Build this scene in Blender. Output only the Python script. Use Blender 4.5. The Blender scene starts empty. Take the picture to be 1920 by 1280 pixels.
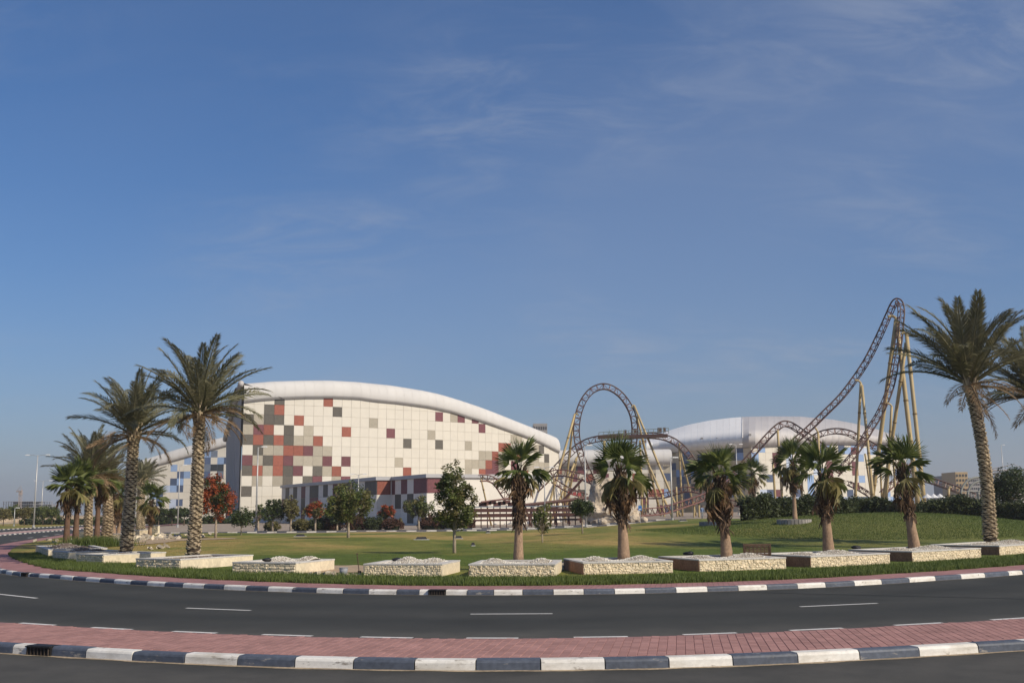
import bpy, math, random
import numpy as np
from mathutils import Vector, Matrix
R_ = math.radians
rng = np.random.default_rng(7)
random.seed(7)
SC = bpy.context.scene
COL = SC.collection

# ------------------------------------------------------------------ camera
CAM_H, FPX = 2.5, 2000.0
PITCH, ROLL = math.atan(315 / 2000.0), 0.0092
_f = np.array([0, math.cos(PITCH), math.sin(PITCH)])
_r0 = np.array([1.0, 0, 0]); _u0 = np.array([0, -math.sin(PITCH), math.cos(PITCH)])
_r = math.cos(ROLL) * _r0 - math.sin(ROLL) * _u0
_u = math.sin(ROLL) * _r0 + math.cos(ROLL) * _u0
cam_data = bpy.data.cameras.new('camera')
cam_data.sensor_width = 36.0; cam_data.lens = 36.0 * FPX / 1920.0
cam_data.clip_start = 0.1; cam_data.clip_end = 9000
cam = bpy.data.objects.new('camera', cam_data); COL.objects.link(cam)
M = Matrix(((_r[0], _u[0], -_f[0], 0), (_r[1], _u[1], -_f[1], 0), (_r[2], _u[2], -_f[2], CAM_H), (0, 0, 0, 1)))
cam.matrix_world = M
SC.camera = cam

# ------------------------------------------------------------------ world, sun, exposure
SUN_AZ, SUN_EL = R_(55), R_(37)          # sun stands behind the viewer, well to the right
to_sun = Vector((math.sin(SUN_AZ) * math.cos(SUN_EL), -math.cos(SUN_AZ) * math.cos(SUN_EL), math.sin(SUN_EL)))
world = bpy.data.worlds.new('World'); SC.world = world; world.use_nodes = True
wn, wl = world.node_tree.nodes, world.node_tree.links
for n in list(wn): wn.remove(n)
wo = wn.new('ShaderNodeOutputWorld'); bg = wn.new('ShaderNodeBackground')
sky = wn.new('ShaderNodeTexSky'); sky.sky_type = 'NISHITA'; sky.sun_disc = False
sky.sun_elevation = SUN_EL
sky.sun_rotation = math.atan2(to_sun.x, to_sun.y)
sky.air_density = 1.0; sky.dust_density = 1.7; sky.ozone_density = 7.0; sky.altitude = 0
hs = wn.new('ShaderNodeHueSaturation'); hs.inputs['Saturation'].default_value = 1.2
tint = wn.new('ShaderNodeMixRGB'); tint.blend_type = 'MULTIPLY'; tint.inputs[0].default_value = 1; tint.inputs[2].default_value = (1.02, .975, 1.0, 1)
wl.new(sky.outputs[0], tint.inputs[1]); wl.new(tint.outputs[0], hs.inputs['Color'])
# thin cirrus: noise on a flat cloud deck seen in direction d
tc = wn.new('ShaderNodeTexCoord'); sx = wn.new('ShaderNodeSeparateXYZ'); wl.new(tc.outputs['Generated'], sx.inputs[0])
def wmath(op, a, b=None, c=None):
    m = wn.new('ShaderNodeMath'); m.operation = op
    for i, v in enumerate((a, b, c)):
        if v is None: continue
        if isinstance(v, (int, float)): m.inputs[i].default_value = v
        else: wl.new(v, m.inputs[i])
    return m.outputs[0]
zz = wmath('MAXIMUM', wmath('ADD', sx.outputs[2], 0.32), 0.05)
cx, cy = wmath('DIVIDE', sx.outputs[0], zz), wmath('DIVIDE', sx.outputs[1], zz)
cv = wn.new('ShaderNodeCombineXYZ'); wl.new(cx, cv.inputs[0]); wl.new(cy, cv.inputs[1])
def wnoise(scale, rot, stretch, loc, detail, rough, dist):
    mp = wn.new('ShaderNodeMapping'); mp.inputs['Rotation'].default_value = (0, 0, rot)
    mp.inputs['Scale'].default_value = stretch; mp.inputs['Location'].default_value = loc
    wl.new(cv.outputs[0], mp.inputs[0])
    t = wn.new('ShaderNodeTexNoise'); t.inputs['Scale'].default_value = scale; t.inputs['Detail'].default_value = detail
    t.inputs['Roughness'].default_value = rough; t.inputs['Distortion'].default_value = dist
    wl.new(mp.outputs[0], t.inputs['Vector']); return t.outputs[0]
def wmap(v, a, b, c, d):
    m = wn.new('ShaderNodeMapRange'); m.interpolation_type = 'SMOOTHSTEP'
    wl.new(v, m.inputs[0])
    for i, q in enumerate((a, b, c, d)): m.inputs[i + 1].default_value = q
    return m.outputs[0]
n_big = wmap(wnoise(1.1, 0.6, (1, 1.3, 1), (6.2, 7.2, 0), 2, 0.5, 0.2), 0.44, 0.66, 0, 1)
n_fine = wmap(wnoise(5.0, 0.7, (1, 2.2, 1), (1.3, 4.2, 0), 9, 0.66, 0.7), 0.36, 0.80, 0, 1)
n_veil = wmap(wnoise(0.5, 0.5, (1, 1.2, 1), (5.3, 1.1, 0), 3, 0.5, 0.3), 0.36, 0.75, 0.0, 0.22)
n_cl = wmath('MULTIPLY', wmath('MULTIPLY_ADD', wmath('MULTIPLY', n_big, n_fine), 0.36, n_veil), wmap(sx.outputs[2], 0.0, 0.16, 0, 1))
air = wmath('MAXIMUM', wmath('SUBTRACT', wmath('DIVIDE', 0.048, wmath('MAXIMUM', wmath('ADD', sx.outputs[2], 0.05), 0.09)), 0.045), 0.0)
cl = wmath('ADD', n_cl, air)
mixc = wn.new('ShaderNodeMixRGB'); mixc.inputs[2].default_value = (3.3, 3.75, 4.75, 1)
wl.new(cl, mixc.inputs[0]); wl.new(hs.outputs[0], mixc.inputs[1])
wl.new(mixc.outputs[0], bg.inputs['Color']); bg.inputs['Strength'].default_value = 0.10
wl.new(bg.outputs[0], wo.inputs[0])
sun_data = bpy.data.lights.new('sun', 'SUN'); sun_data.energy = 4.3; sun_data.angle = R_(0.53); sun_data.color = (1.0, 0.885, 0.70)
sun = bpy.data.objects.new('sun', sun_data); COL.objects.link(sun)
sun.rotation_euler = to_sun.to_track_quat('Z', 'Y').to_euler(); sun.location = (60, -40, 60)
SC.view_settings.view_transform = 'Standard'; SC.view_settings.look = 'None'
SC.view_settings.exposure = 0.04; SC.view_settings.gamma = 1.0; SC.view_settings.use_curve_mapping = False
SC.cycles.max_bounces = 6; SC.cycles.diffuse_bounces = 3; SC.cycles.transparent_max_bounces = 8
SC.cycles.volume_step_rate = 5.0

# ------------------------------------------------------------------ geometry helpers
def ray(px, py): return _f * FPX + _r * (px - 960) + _u * (640 - py)
def G(px, py, z=0.0):
    d = ray(px, py); t = (z - CAM_H) / d[2]; return np.array([d[0] * t, d[1] * t])
def at(px, py, Y):
    d = ray(px, py); t = Y / d[1]; return np.array([d[0] * t, Y, CAM_H + d[2] * t])
def proj(P):
    P = np.asarray(P, float) - [0, 0, CAM_H]; d = P @ _f
    return 960 + FPX * (P @ _r) / d, 640 - FPX * (P @ _u) / d
def xof(px, Y, py=960): return at(px, py, Y)[0]
def catmull(pts, n=8):
    P = [np.array(p, float) for p in pts]; P = [2 * P[0] - P[1]] + P + [2 * P[-1] - P[-2]]; out = []
    for i in range(1, len(P) - 2):
        for k in range(n):
            t = k / n; a, b, c, d = P[i - 1], P[i], P[i + 1], P[i + 2]
            out.append(0.5 * (2 * b + (c - a) * t + (2 * a - 5 * b + 4 * c - d) * t * t + (3 * b - a - 3 * c + d) * t ** 3))
    out.append(P[-2]); return np.array(out)
def sstep(a, b, x):
    t = np.clip((x - a) / (b - a), 0, 1); return t * t * (3 - 2 * t)

class MB:
    def __init__(s): s.v = []; s.f = []; s.m = []
    def add(s, verts, faces, mi=0):
        o = len(s.v); s.v.extend([tuple(map(float, q)) for q in verts]); s.f.extend([tuple(i + o for i in f) for f in faces]); s.m.extend([mi] * len(faces)); return s
    def box(s, c, size, rz=0.0, mi=0, taper=1.0):
        x, y, z = [q / 2 for q in size]; ca, sa = math.cos(rz), math.sin(rz); vs = []
        for dz in (-1, 1):
            k = taper if dz > 0 else 1.0
            for dx, dy in ((-1, -1), (1, -1), (1, 1), (-1, 1)):
                a, b = dx * x * k, dy * y * k
                vs.append((c[0] + a * ca - b * sa, c[1] + a * sa + b * ca, c[2] + dz * z))
        return s.add(vs, [(3, 2, 1, 0), (4, 5, 6, 7), (0, 1, 5, 4), (1, 2, 6, 5), (2, 3, 7, 6), (3, 0, 4, 7)], mi)
    def tube(s, pts, rad, n=8, mi=0, cap=True, up=None):
        P = np.array(pts, float); m = len(P)
        rad = np.full(m, rad) if np.isscalar(rad) else np.array(rad, float)
        T = np.gradient(P, axis=0); T /= np.linalg.norm(T, axis=1)[:, None] + 1e-9
        ref = np.array(up if up is not None else ((0, 0, 1) if abs(T[0][2]) < 0.9 else (1, 0, 0)), float)
        vs = []; N = None
        for i in range(m):
            if N is None: N = np.cross(T[i], ref)
            else: N = N - T[i] * (N @ T[i])
            N = N / (np.linalg.norm(N) + 1e-9); B = np.cross(T[i], N)
            for k in range(n):
                a = 2 * math.pi * k / n; vs.append(P[i] + rad[i] * (math.cos(a) * N + math.sin(a) * B))
        fs = [(i * n + k, i * n + (k + 1) % n, (i + 1) * n + (k + 1) % n, (i + 1) * n + k) for i in range(m - 1) for k in range(n)]
        if cap: fs += [tuple(range(n - 1, -1, -1)), tuple((m - 1) * n + k for k in range(n))]
        return s.add(vs, fs, mi)
    def build(s, name, mat, parent=None, smooth=False):
        me = bpy.data.meshes.new(name); me.from_pydata(s.v, [], s.f)
        mats = mat if isinstance(mat, (list, tuple)) else [mat]
        for q in mats: me.materials.append(q)
        if len(mats) > 1: me.polygons.foreach_set('material_index', s.m)
        if smooth: me.polygons.foreach_set('use_smooth', [True] * len(me.polygons))
        me.update(); return link(name, me, parent)
def link(name, me, parent=None):
    o = bpy.data.objects.new(name, me); COL.objects.link(o)
    if parent is not None: o.parent = parent
    return o
def npmesh(name, V, F, mats, smooth=False, mi=None):
    V = np.asarray(V, np.float32); F = np.asarray(F, np.int32)
    me = bpy.data.meshes.new(name); k = F.shape[1]
    me.vertices.add(len(V)); me.vertices.foreach_set('co', V.ravel())
    me.loops.add(F.size); me.loops.foreach_set('vertex_index', F.ravel())
    me.polygons.add(len(F)); me.polygons.foreach_set('loop_start', np.arange(0, F.size, k, dtype=np.int32))
    try: me.polygons.foreach_set('loop_total', np.full(len(F), k, np.int32))
    except Exception: pass
    for q in (mats if isinstance(mats, (list, tuple)) else [mats]): me.materials.append(q)
    if mi is not None: me.polygons.foreach_set('material_index', np.asarray(mi, np.int32))
    if smooth: me.polygons.foreach_set('use_smooth', np.ones(len(F), bool))
    me.update(calc_edges=True); me.validate(); return me
def tag(o, label=None, cat=None, group=None, kind=None):
    if label: o['label'] = label
    if cat: o['category'] = cat
    if group: o['group'] = group
    if kind: o['kind'] = kind
    return o
def empty(name, loc, label=None, cat=None, group=None, rz=0.0, kind=None):
    o = bpy.data.objects.new(name, None); COL.objects.link(o); o.location = [float(q) for q in loc]; o.rotation_euler = (0, 0, rz)
    o.empty_display_size = 0.3
    return tag(o, label, cat, group, kind)

# ------------------------------------------------------------------ materials
MATS = {}
def pmat(name, col, rough=0.85, var=0.15, scale=2.0, bump=0.0, bscale=25.0, spec=0.3, col2=None, detail=5, island=0.0, world_co=True, stretch=None, metal=0.0, fine=0.0, fscale=60.0):
    if name in MATS: return MATS[name]
    m = bpy.data.materials.new(name); m.use_nodes = True; nt = m.node_tree; N, L = nt.nodes, nt.links
    b = N['Principled BSDF']; b.inputs['Roughness'].default_value = rough; b.inputs['Specular IOR Level'].default_value = spec; b.inputs['Metallic'].default_value = metal
    geo = N.new('ShaderNodeNewGeometry'); tcn = N.new('ShaderNodeTexCoord')
    src = geo.outputs['Position'] if world_co else tcn.outputs['Object']
    if stretch:
        mp = N.new('ShaderNodeMapping'); mp.inputs['Scale'].default_value = stretch; L.new(src, mp.inputs[0]); src = mp.outputs[0]
    t = N.new('ShaderNodeTexNoise'); t.inputs['Scale'].default_value = scale; t.inputs['Detail'].default_value = detail; t.inputs['Roughness'].default_value = 0.6
    L.new(src, t.inputs['Vector'])
    cr = N.new('ShaderNodeMapRange'); cr.inputs[1].default_value = 0.3; cr.inputs[2].default_value = 0.7; L.new(t.outputs[0], cr.inputs[0])
    a = [q * (1 - var) for q in col]; c2 = list(col2) if col2 else [q * (1 + var) for q in col]
    mx = N.new('ShaderNodeMixRGB'); mx.inputs[1].default_value = (*a, 1); mx.inputs[2].default_value = (*c2, 1); L.new(cr.outputs[0], mx.inputs[0])
    out = mx.outputs[0]
    if fine:
        t2 = N.new('ShaderNodeTexNoise'); t2.inputs['Scale'].default_value = fscale; t2.inputs['Detail'].default_value = 3; L.new(src, t2.inputs['Vector'])
        mr = N.new('ShaderNodeMapRange'); mr.inputs[1].default_value = 0.3; mr.inputs[2].default_value = 0.7; mr.inputs[3].default_value = 1 - fine; mr.inputs[4].default_value = 1 + fine; L.new(t2.outputs[0], mr.inputs[0])
        vm = N.new('ShaderNodeVectorMath'); vm.operation = 'SCALE'; L.new(out, vm.inputs[0]); L.new(mr.outputs[0], vm.inputs['Scale']); out = vm.outputs[0]
    if island:
        mr = N.new('ShaderNodeMapRange'); mr.inputs[3].default_value = 1 - island; mr.inputs[4].default_value = 1 + island
        ad = N.new('ShaderNodeMath'); ad.operation = 'ADD'; oi = N.new('ShaderNodeObjectInfo'); L.new(geo.outputs['Random Per Island'], ad.inputs[0]); L.new(oi.outputs['Random'], ad.inputs[1])
        fr = N.new('ShaderNodeMath'); fr.operation = 'FRACT'; L.new(ad.outputs[0], fr.inputs[0]); L.new(fr.outputs[0], mr.inputs[0])
        vm = N.new('ShaderNodeVectorMath'); vm.operation = 'SCALE'; L.new(out, vm.inputs[0]); L.new(mr.outputs[0], vm.inputs['Scale']); out = vm.outputs[0]
    L.new(out, b.inputs['Base Color'])
    if bump:
        t3 = N.new('ShaderNodeTexNoise'); t3.inputs['Scale'].default_value = bscale; t3.inputs['Detail'].default_value = 4; L.new(src, t3.inputs['Vector'])
        bp = N.new('ShaderNodeBump'); bp.inputs['Strength'].default_value = 1.0; bp.inputs['Distance'].default_value = bump; L.new(t3.outputs[0], bp.inputs['Height']); L.new(bp.outputs[0], b.inputs['Normal'])
    MATS[name] = m; return m
def leafmat(name, c1, c2, trans=0.3, var=0.35, rough=0.55):
    if name in MATS: return MATS[name]
    m = bpy.data.materials.new(name); m.use_nodes = True; nt = m.node_tree; N, L = nt.nodes, nt.links
    b = N['Principled BSDF']; b.inputs['Roughness'].default_value = rough; b.inputs['Specular IOR Level'].default_value = 0.35
    geo = N.new('ShaderNodeNewGeometry'); oi = N.new('ShaderNodeObjectInfo')
    t = N.new('ShaderNodeTexNoise'); t.inputs['Scale'].default_value = 1.3; t.inputs['Detail'].default_value = 2; L.new(geo.outputs['Position'], t.inputs['Vector'])
    ad = N.new('ShaderNodeMath'); ad.operation = 'ADD'; L.new(oi.outputs['Random'], ad.inputs[0]); L.new(geo.outputs['Random Per Island'], ad.inputs[1])
    fr = N.new('ShaderNodeMath'); fr.operation = 'FRACT'; L.new(ad.outputs[0], fr.inputs[0])
    av = N.new('ShaderNodeMath'); av.operation = 'MULTIPLY_ADD'; av.inputs[1].default_value = 0.6; L.new(fr.outputs[0], av.inputs[0])
    sc = N.new('ShaderNodeMath'); sc.operation = 'MULTIPLY_ADD'; sc.inputs[1].default_value = 1.4; sc.inputs[2].default_value = -0.5; L.new(t.outputs[0], sc.inputs[0]); L.new(sc.outputs[0], av.inputs[2])
    av.use_clamp = True
    mx = N.new('ShaderNodeMixRGB'); mx.inputs[1].default_value = (*c1, 1); mx.inputs[2].default_value = (*c2, 1); L.new(av.outputs[0], mx.inputs[0])
    L.new(mx.outputs[0], b.inputs['Base Color'])
    tr = N.new('ShaderNodeBsdfTranslucent'); L.new(mx.outputs[0], tr.inputs[0])
    ms = N.new('ShaderNodeMixShader'); ms.inputs[0].default_value = trans; L.new(b.outputs[0], ms.inputs[1]); L.new(tr.outputs[0], ms.inputs[2])
    L.new(ms.outputs[0], N['Material Output'].inputs[0]); MATS[name] = m; return m
# ================================================================== TERRAIN AND ROADS
GK = catmull([(-78, 262), (-66, 190), (-57, 145), (-47.5, 109), (-40.5, 85), (-31.5, 63.5), (-22.6, 47.6), (-17.8, 42.4), (-14.4, 39.3), (-11.3, 36.9), (-7.9, 34.8), (-4.4, 33.2), (-1.7, 32.55), (.6, 32.35), (3.1, 32.45), (5.1, 32.8), (7.8, 33.55), (10.8, 34.8), (14.3, 36.9), (18.5, 39.7), (28, 47.5), (42, 63), (60, 90), (84, 140)], 10)
def offset(curve, d):
    T = np.gradient(curve, axis=0); T /= np.linalg.norm(T, axis=1)[:, None]
    return curve + np.c_[-T[:, 1], T[:, 0]] * d          # to the left of travel = away from the viewer
GF = offset(GK, 1.85)            # front edge of the verge grass
def gf_y(x): return np.interp(x, GF[:, 0], GF[:, 1])
def gk_y(x): return np.interp(x, GK[:, 0], GK[:, 1])
YB = 129.0                        # back edge of the lawn
def ramp(x, y): return 1.05 * sstep(2, 24, x) * sstep(72, 124, y)
def hgt(x, y):
    x = np.asarray(x, float); y = np.asarray(y, float)
    h = 0.15 + ramp(x, y)
    h = h + 1.40 * np.exp(-((x - 32) / 13.0) ** 2 - ((y - 92) / 15.0) ** 2)
    h = h + 0.5 * np.exp(-((x - 10) / 9.0) ** 2 - ((y - 82) / 14.0) ** 2)
    h = h + 0.35 * np.exp(-((x + 16) / 11.0) ** 2 - ((y - 78) / 16.0) ** 2)
    h = h + 0.30 * np.exp(-((x + 2) / 10.0) ** 2 - ((y - 104) / 10.0) ** 2) + .22 * np.exp(-((x - 3) / 6.0) ** 2 - ((y - 58) / 6.0) ** 2)
    h = h + 0.25 * np.exp(-((x - 46) / 9.0) ** 2 - ((y - 70) / 12.0) ** 2)
    h = h - 0.12 * sstep(118, 128, y) * sstep(6, 0, x)
    h = h + 0.06 * np.sin(x * 0.33 + 1.0) * np.sin(y * 0.21) * sstep(gf_y(x) + 5, gf_y(x) + 14, y)
    return h
def hit(px, py, lo=30.0, hi=400.0):
    d = ray(px, py); prev = lo
    for Y in np.arange(lo, hi, 0.5):
        t = Y / d[1]; z = CAM_H + d[2] * t
        if z <= hgt(d[0] * t, Y): return np.array([d[0] * t, Y, float(hgt(d[0] * t, Y))])
    t = hi / d[1]; return np.array([d[0] * t, hi, float(hgt(d[0] * t, hi))])

m_sand = pmat('sand_ground', (.36, .28, .19), .95, .18, .05, fine=.15, fscale=1.2)
m_asph = pmat('asphalt', (.036, .038, .035), .88, .16, .35, bump=.004, bscale=120, spec=.2, fine=.35, fscale=55)
m_asph2 = pmat('asphalt_slip_road', (.034, .036, .034), .88, .18, .8, bump=.004, bscale=120, spec=.2, fine=.4, fscale=45)
def worn_road(m, c, rings, dust):
    # tyre-polished tracks and dusty margins that follow the curve of the road, plus oil stains
    N, L = m.node_tree.nodes, m.node_tree.links; b = N['Principled BSDF']; src = b.inputs['Base Color'].links[0].from_socket
    g = N.new('ShaderNodeNewGeometry'); v = N.new('ShaderNodeVectorMath'); v.operation = 'SUBTRACT'; v.inputs[1].default_value = c; L.new(g.outputs['Position'], v.inputs[0])
    ln = N.new('ShaderNodeVectorMath'); ln.operation = 'LENGTH'; L.new(v.outputs[0], ln.inputs[0])
    t = N.new('ShaderNodeTexNoise'); t.inputs['Scale'].default_value = .22; t.inputs['Detail'].default_value = 6; L.new(g.outputs['Position'], t.inputs[0])
    ad = N.new('ShaderNodeMath'); ad.operation = 'MULTIPLY_ADD'; ad.inputs[1].default_value = 1.6; L.new(t.outputs[0], ad.inputs[0]); L.new(ln.outputs['Value'], ad.inputs[2])
    cr = N.new('ShaderNodeFloatCurve') if False else N.new('ShaderNodeValToRGB'); mr = N.new('ShaderNodeMapRange'); mr.inputs[1].default_value = rings[0][0]; mr.inputs[2].default_value = rings[-1][0]; L.new(ad.outputs[0], mr.inputs[0]); L.new(mr.outputs[0], cr.inputs[0])
    e = cr.color_ramp.elements; span = rings[-1][0] - rings[0][0]
    while len(e) < len(rings): e.new(.5)
    for k, (q, w) in enumerate(rings): e[k].position = (q - rings[0][0]) / span; e[k].color = (w, w, w, 1)
    mu = N.new('ShaderNodeMath'); mu.operation = 'MULTIPLY'; t2 = N.new('ShaderNodeTexNoise'); t2.inputs['Scale'].default_value = 1.1; t2.inputs['Detail'].default_value = 8; t2.inputs['Roughness'].default_value = .7; L.new(g.outputs['Position'], t2.inputs[0])
    r2 = N.new('ShaderNodeMapRange'); r2.inputs[1].default_value = .3; r2.inputs[2].default_value = .7; r2.inputs[3].default_value = .45; L.new(t2.outputs[0], r2.inputs[0]); L.new(cr.outputs[0], mu.inputs[0]); L.new(r2.outputs[0], mu.inputs[1])
    mx = N.new('ShaderNodeMixRGB'); mx.inputs[2].default_value = (*dust, 1); L.new(mu.outputs[0], mx.inputs[0]); L.new(src, mx.inputs[1])
    t3 = N.new('ShaderNodeTexNoise'); t3.inputs['Scale'].default_value = .55; t3.inputs['Detail'].default_value = 9; t3.inputs['Roughness'].default_value = .72; L.new(g.outputs['Position'], t3.inputs[0])
    r3_ = N.new('ShaderNodeMapRange'); r3_.inputs[1].default_value = .60; r3_.inputs[2].default_value = .74; r3_.inputs[4].default_value = .45; L.new(t3.outputs[0], r3_.inputs[0])
    m2 = N.new('ShaderNodeMixRGB'); m2.inputs[2].default_value = (.020, .020, .020, 1); L.new(r3_.outputs[0], m2.inputs[0]); L.new(mx.outputs[0], m2.inputs[1]); L.new(m2.outputs[0], b.inputs['Base Color'])
worn_road(m_asph, (.6, 50, 0), ((14, .2), (18.0, .55), (18.8, .05), (20.6, .30), (22.2, .0), (24.2, .32), (25.6, .05), (27.4, .30), (28.6, .9), (40, .3)), (.095, .092, .082))
worn_road(m_asph2, (.6, 36.5, 0), ((10, .3), (17, .3), (18.6, .1), (19.6, .75), (19.9, .9), (40, .2)), (.095, .09, .08))
m_cobble = pmat('pink_paver', (.33, .18, .160), .9, .12, 1.2, bump=.003, bscale=90, island=.13, fine=.12, fscale=50)
m_joint = pmat('paver_joint_sand', (.27, .155, .145), .95, .2, 3)
def lawn_mat():
    m = bpy.data.materials.new('lawn'); m.use_nodes = True; N, L = m.node_tree.nodes, m.node_tree.links
    b = N['Principled BSDF']; b.inputs['Roughness'].default_value = .9; b.inputs['Specular IOR Level'].default_value = .15
    g = N.new('ShaderNodeNewGeometry')
    def ns(s, d, r=.6, st=(1, 1, 1)):
        mp = N.new('ShaderNodeMapping'); mp.inputs['Scale'].default_value = st; L.new(g.outputs['Position'], mp.inputs[0])
        t = N.new('ShaderNodeTexNoise'); t.inputs['Scale'].default_value = s; t.inputs['Detail'].default_value = d; t.inputs['Roughness'].default_value = r; L.new(mp.outputs[0], t.inputs[0]); return t.outputs[0]
    a = ns(.055, 5, .62, (1, .75, 1)); c = ns(1.6, 4); e = ns(14, 3, .7)
    r1 = N.new('ShaderNodeValToRGB'); r1.color_ramp.elements[0].position = .40; r1.color_ramp.elements[0].color = (.09, .126, .022, 1)
    r1.color_ramp.elements[1].position = .58; r1.color_ramp.elements[1].color = (.345, .25, .085, 1)
    k = r1.color_ramp.elements.new(.49); k.color = (.185, .185, .045, 1)
    sp0 = N.new('ShaderNodeSeparateXYZ'); L.new(g.outputs['Position'], sp0.inputs[0])
    yb = N.new('ShaderNodeMapRange'); yb.interpolation_type = 'SMOOTHSTEP'; yb.inputs[1].default_value = 46; yb.inputs[2].default_value = 78; yb.inputs[3].default_value = -.10; yb.inputs[4].default_value = .02; L.new(sp0.outputs[1], yb.inputs[0])
    ay = N.new('ShaderNodeMath'); L.new(a, ay.inputs[0]); L.new(yb.outputs[0], ay.inputs[1]); L.new(ay.outputs[0], r1.inputs[0])
    m1 = N.new('ShaderNodeMixRGB'); m1.blend_type = 'OVERLAY'; m1.inputs[0].default_value = .55; L.new(r1.outputs[0], m1.inputs[1]); L.new(c, m1.inputs[2])
    m2 = N.new('ShaderNodeMixRGB'); m2.blend_type = 'OVERLAY'; m2.inputs[0].default_value = .5; L.new(m1.outputs[0], m2.inputs[1]); L.new(e, m2.inputs[2])
    # greener to the right, where the mound is watered
    sp = N.new('ShaderNodeSeparateXYZ'); L.new(g.outputs['Position'], sp.inputs[0])
    mr = N.new('ShaderNodeMapRange'); mr.interpolation_type = 'SMOOTHSTEP'; mr.inputs[1].default_value = 9; mr.inputs[2].default_value = 26; mr.inputs[4].default_value = .8; L.new(sp.outputs[0], mr.inputs[0])
    m3 = N.new('ShaderNodeMixRGB'); L.new(mr.outputs[0], m3.inputs[0]); L.new(m2.outputs[0], m3.inputs[1])
    gm = N.new('ShaderNodeMixRGB'); gm.blend_type = 'OVERLAY'; gm.inputs[0].default_value = .6; gm.inputs[1].default_value = (.108, .14, .034, 1); L.new(c, gm.inputs[2]); L.new(gm.outputs[0], m3.inputs[2])
    L.new(m3.outputs[0], b.inputs['Base Color'])
    bp = N.new('ShaderNodeBump'); bp.inputs['Distance'].default_value = .06; L.new(e, bp.inputs['Height']); L.new(bp.outputs[0], b.inputs['Normal'])
    return m
m_lawn = lawn_mat()

def strip(A, B, za, zb, nseg=1):
    V = []; F = []; n = len(A)
    for i in range(n):
        for k in range(nseg + 1):
            t = k / nseg; p = A[i] * (1 - t) + B[i] * t; V.append((p[0], p[1], za * (1 - t) + zb * t))
    w = nseg + 1
    for i in range(n - 1):
        for k in range(nseg): F.append((i * w + k, (i + 1) * w + k, (i + 1) * w + k + 1, i * w + k + 1))
    return V, F
# base ground to the horizon
mb = MB(); rr = [0, 40, 120, 300, 700, 1500, 2500]; nn = 48; V = [(0, 100, -.4)]
for r in rr[1:]: V += [(r * math.cos(2 * math.pi * k / nn), 100 + r * math.sin(2 * math.pi * k / nn), -.4) for k in range(nn)]
F = [(0, 1 + k, 1 + (k + 1) % nn) for k in range(nn)]
for j in range(len(rr) - 2): F += [(1 + j * nn + k, 1 + (j + 1) * nn + k, 1 + (j + 1) * nn + (k + 1) % nn, 1 + j * nn + (k + 1) % nn) for k in range(nn)]
mb.add(V, F); tag(mb.build('ground', m_sand), 'bare sandy ground reaching the horizon', kind='structure')

# near kerb line (between slip road and paved strip)
NKpx = [(0, 1224), (95, 1229), (245, 1238), (445, 1249), (660, 1254), (777, 1255.5), (890, 1256.3), (1015, 1256.5), (1135, 1255.5), (1255, 1252.5), (1375, 1248), (1497, 1242.5), (1613, 1237), (1725, 1230.7), (1836, 1224), (1920, 1219)]
nk = np.array([G(px, py, -.15) for px, py in NKpx]); pf = np.polyfit(nk[:, 0], nk[:, 1], 4)
xs = np.linspace(-9.9, 9.6, 60); core = np.c_[xs, np.polyval(pf, xs)]
def ext(c, L=26, bend=.010):
    out = [c[0]]; d = c[0] - c[1]; d /= np.hypot(*d)
    for k in range(L): a = bend; d = np.array([d[0] * math.cos(a) + d[1] * math.sin(a), -d[0] * math.sin(a) + d[1] * math.cos(a)]); out.insert(0, out[0] + d)
    e = [c[-1]]; d = c[-1] - c[-2]; d /= np.hypot(*d)
    for k in range(L): a = bend; d = np.array([d[0] * math.cos(a) - d[1] * math.sin(a), d[0] * math.sin(a) + d[1] * math.cos(a)]); e.append(e[-1] + d)
    return np.vstack([np.array(out[:-1]), c, np.array(e[1:])])
NK = ext(core)
EDpx = [(0, 1166), (100, 1172.5), (237, 1180.5), (404, 1187.5), (584, 1193), (773, 1196.5), (970, 1197), (1178, 1194), (1383, 1187), (1582, 1178), (1770, 1168), (1920, 1159)]
ed = np.array([G(*q) for q in EDpx]); pe = np.polyfit(ed[:, 0], ed[:, 1], 4); xs = np.linspace(-12.5, 11.6, 60)
ED = ext(np.c_[xs, np.polyval(pe, xs)])
def ed_y(x): return np.interp(x, ED[:, 0], ED[:, 1])
def nk_y(x): return np.interp(x, NK[:, 0], NK[:, 1])

mb = MB(); V, F = strip(np.c_[NK[:, 0], np.full(len(NK), -30.0)], NK + [0, .2], -.15, -.15, 6); mb.add(V, F)
slip = tag(mb.build('slip_road', m_asph2), 'dark asphalt slip road at the bottom edge of the picture', kind='structure')
mb = MB(); xs = np.linspace(-230, 170, 200); lo = np.c_[xs, np.where((xs > NK[0, 0]) & (xs < NK[-1, 0]), np.interp(xs, NK[:, 0], NK[:, 1]) + .1, np.interp(xs, NK[:, 0], NK[:, 1]))]
hi = np.c_[xs, np.full(200, 330.0)]; V, F = strip(lo, hi, 0, 0, 4); mb.add(V, F)
road = tag(mb.build('road', m_asph), 'wide dark asphalt road curving round the garden', kind='structure')
# paved strip base
xs = np.linspace(-30, 30, 160); A = np.c_[xs, nk_y(xs) + .28]; B = np.c_[xs, ed_y(xs)]
mb = MB(); V, F = strip(A, B, .004, .004); mb.add(V, F)
pav = tag(mb.build('median_pavement', m_joint), 'strip of pink block paving between the two roads', kind='structure')
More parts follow.
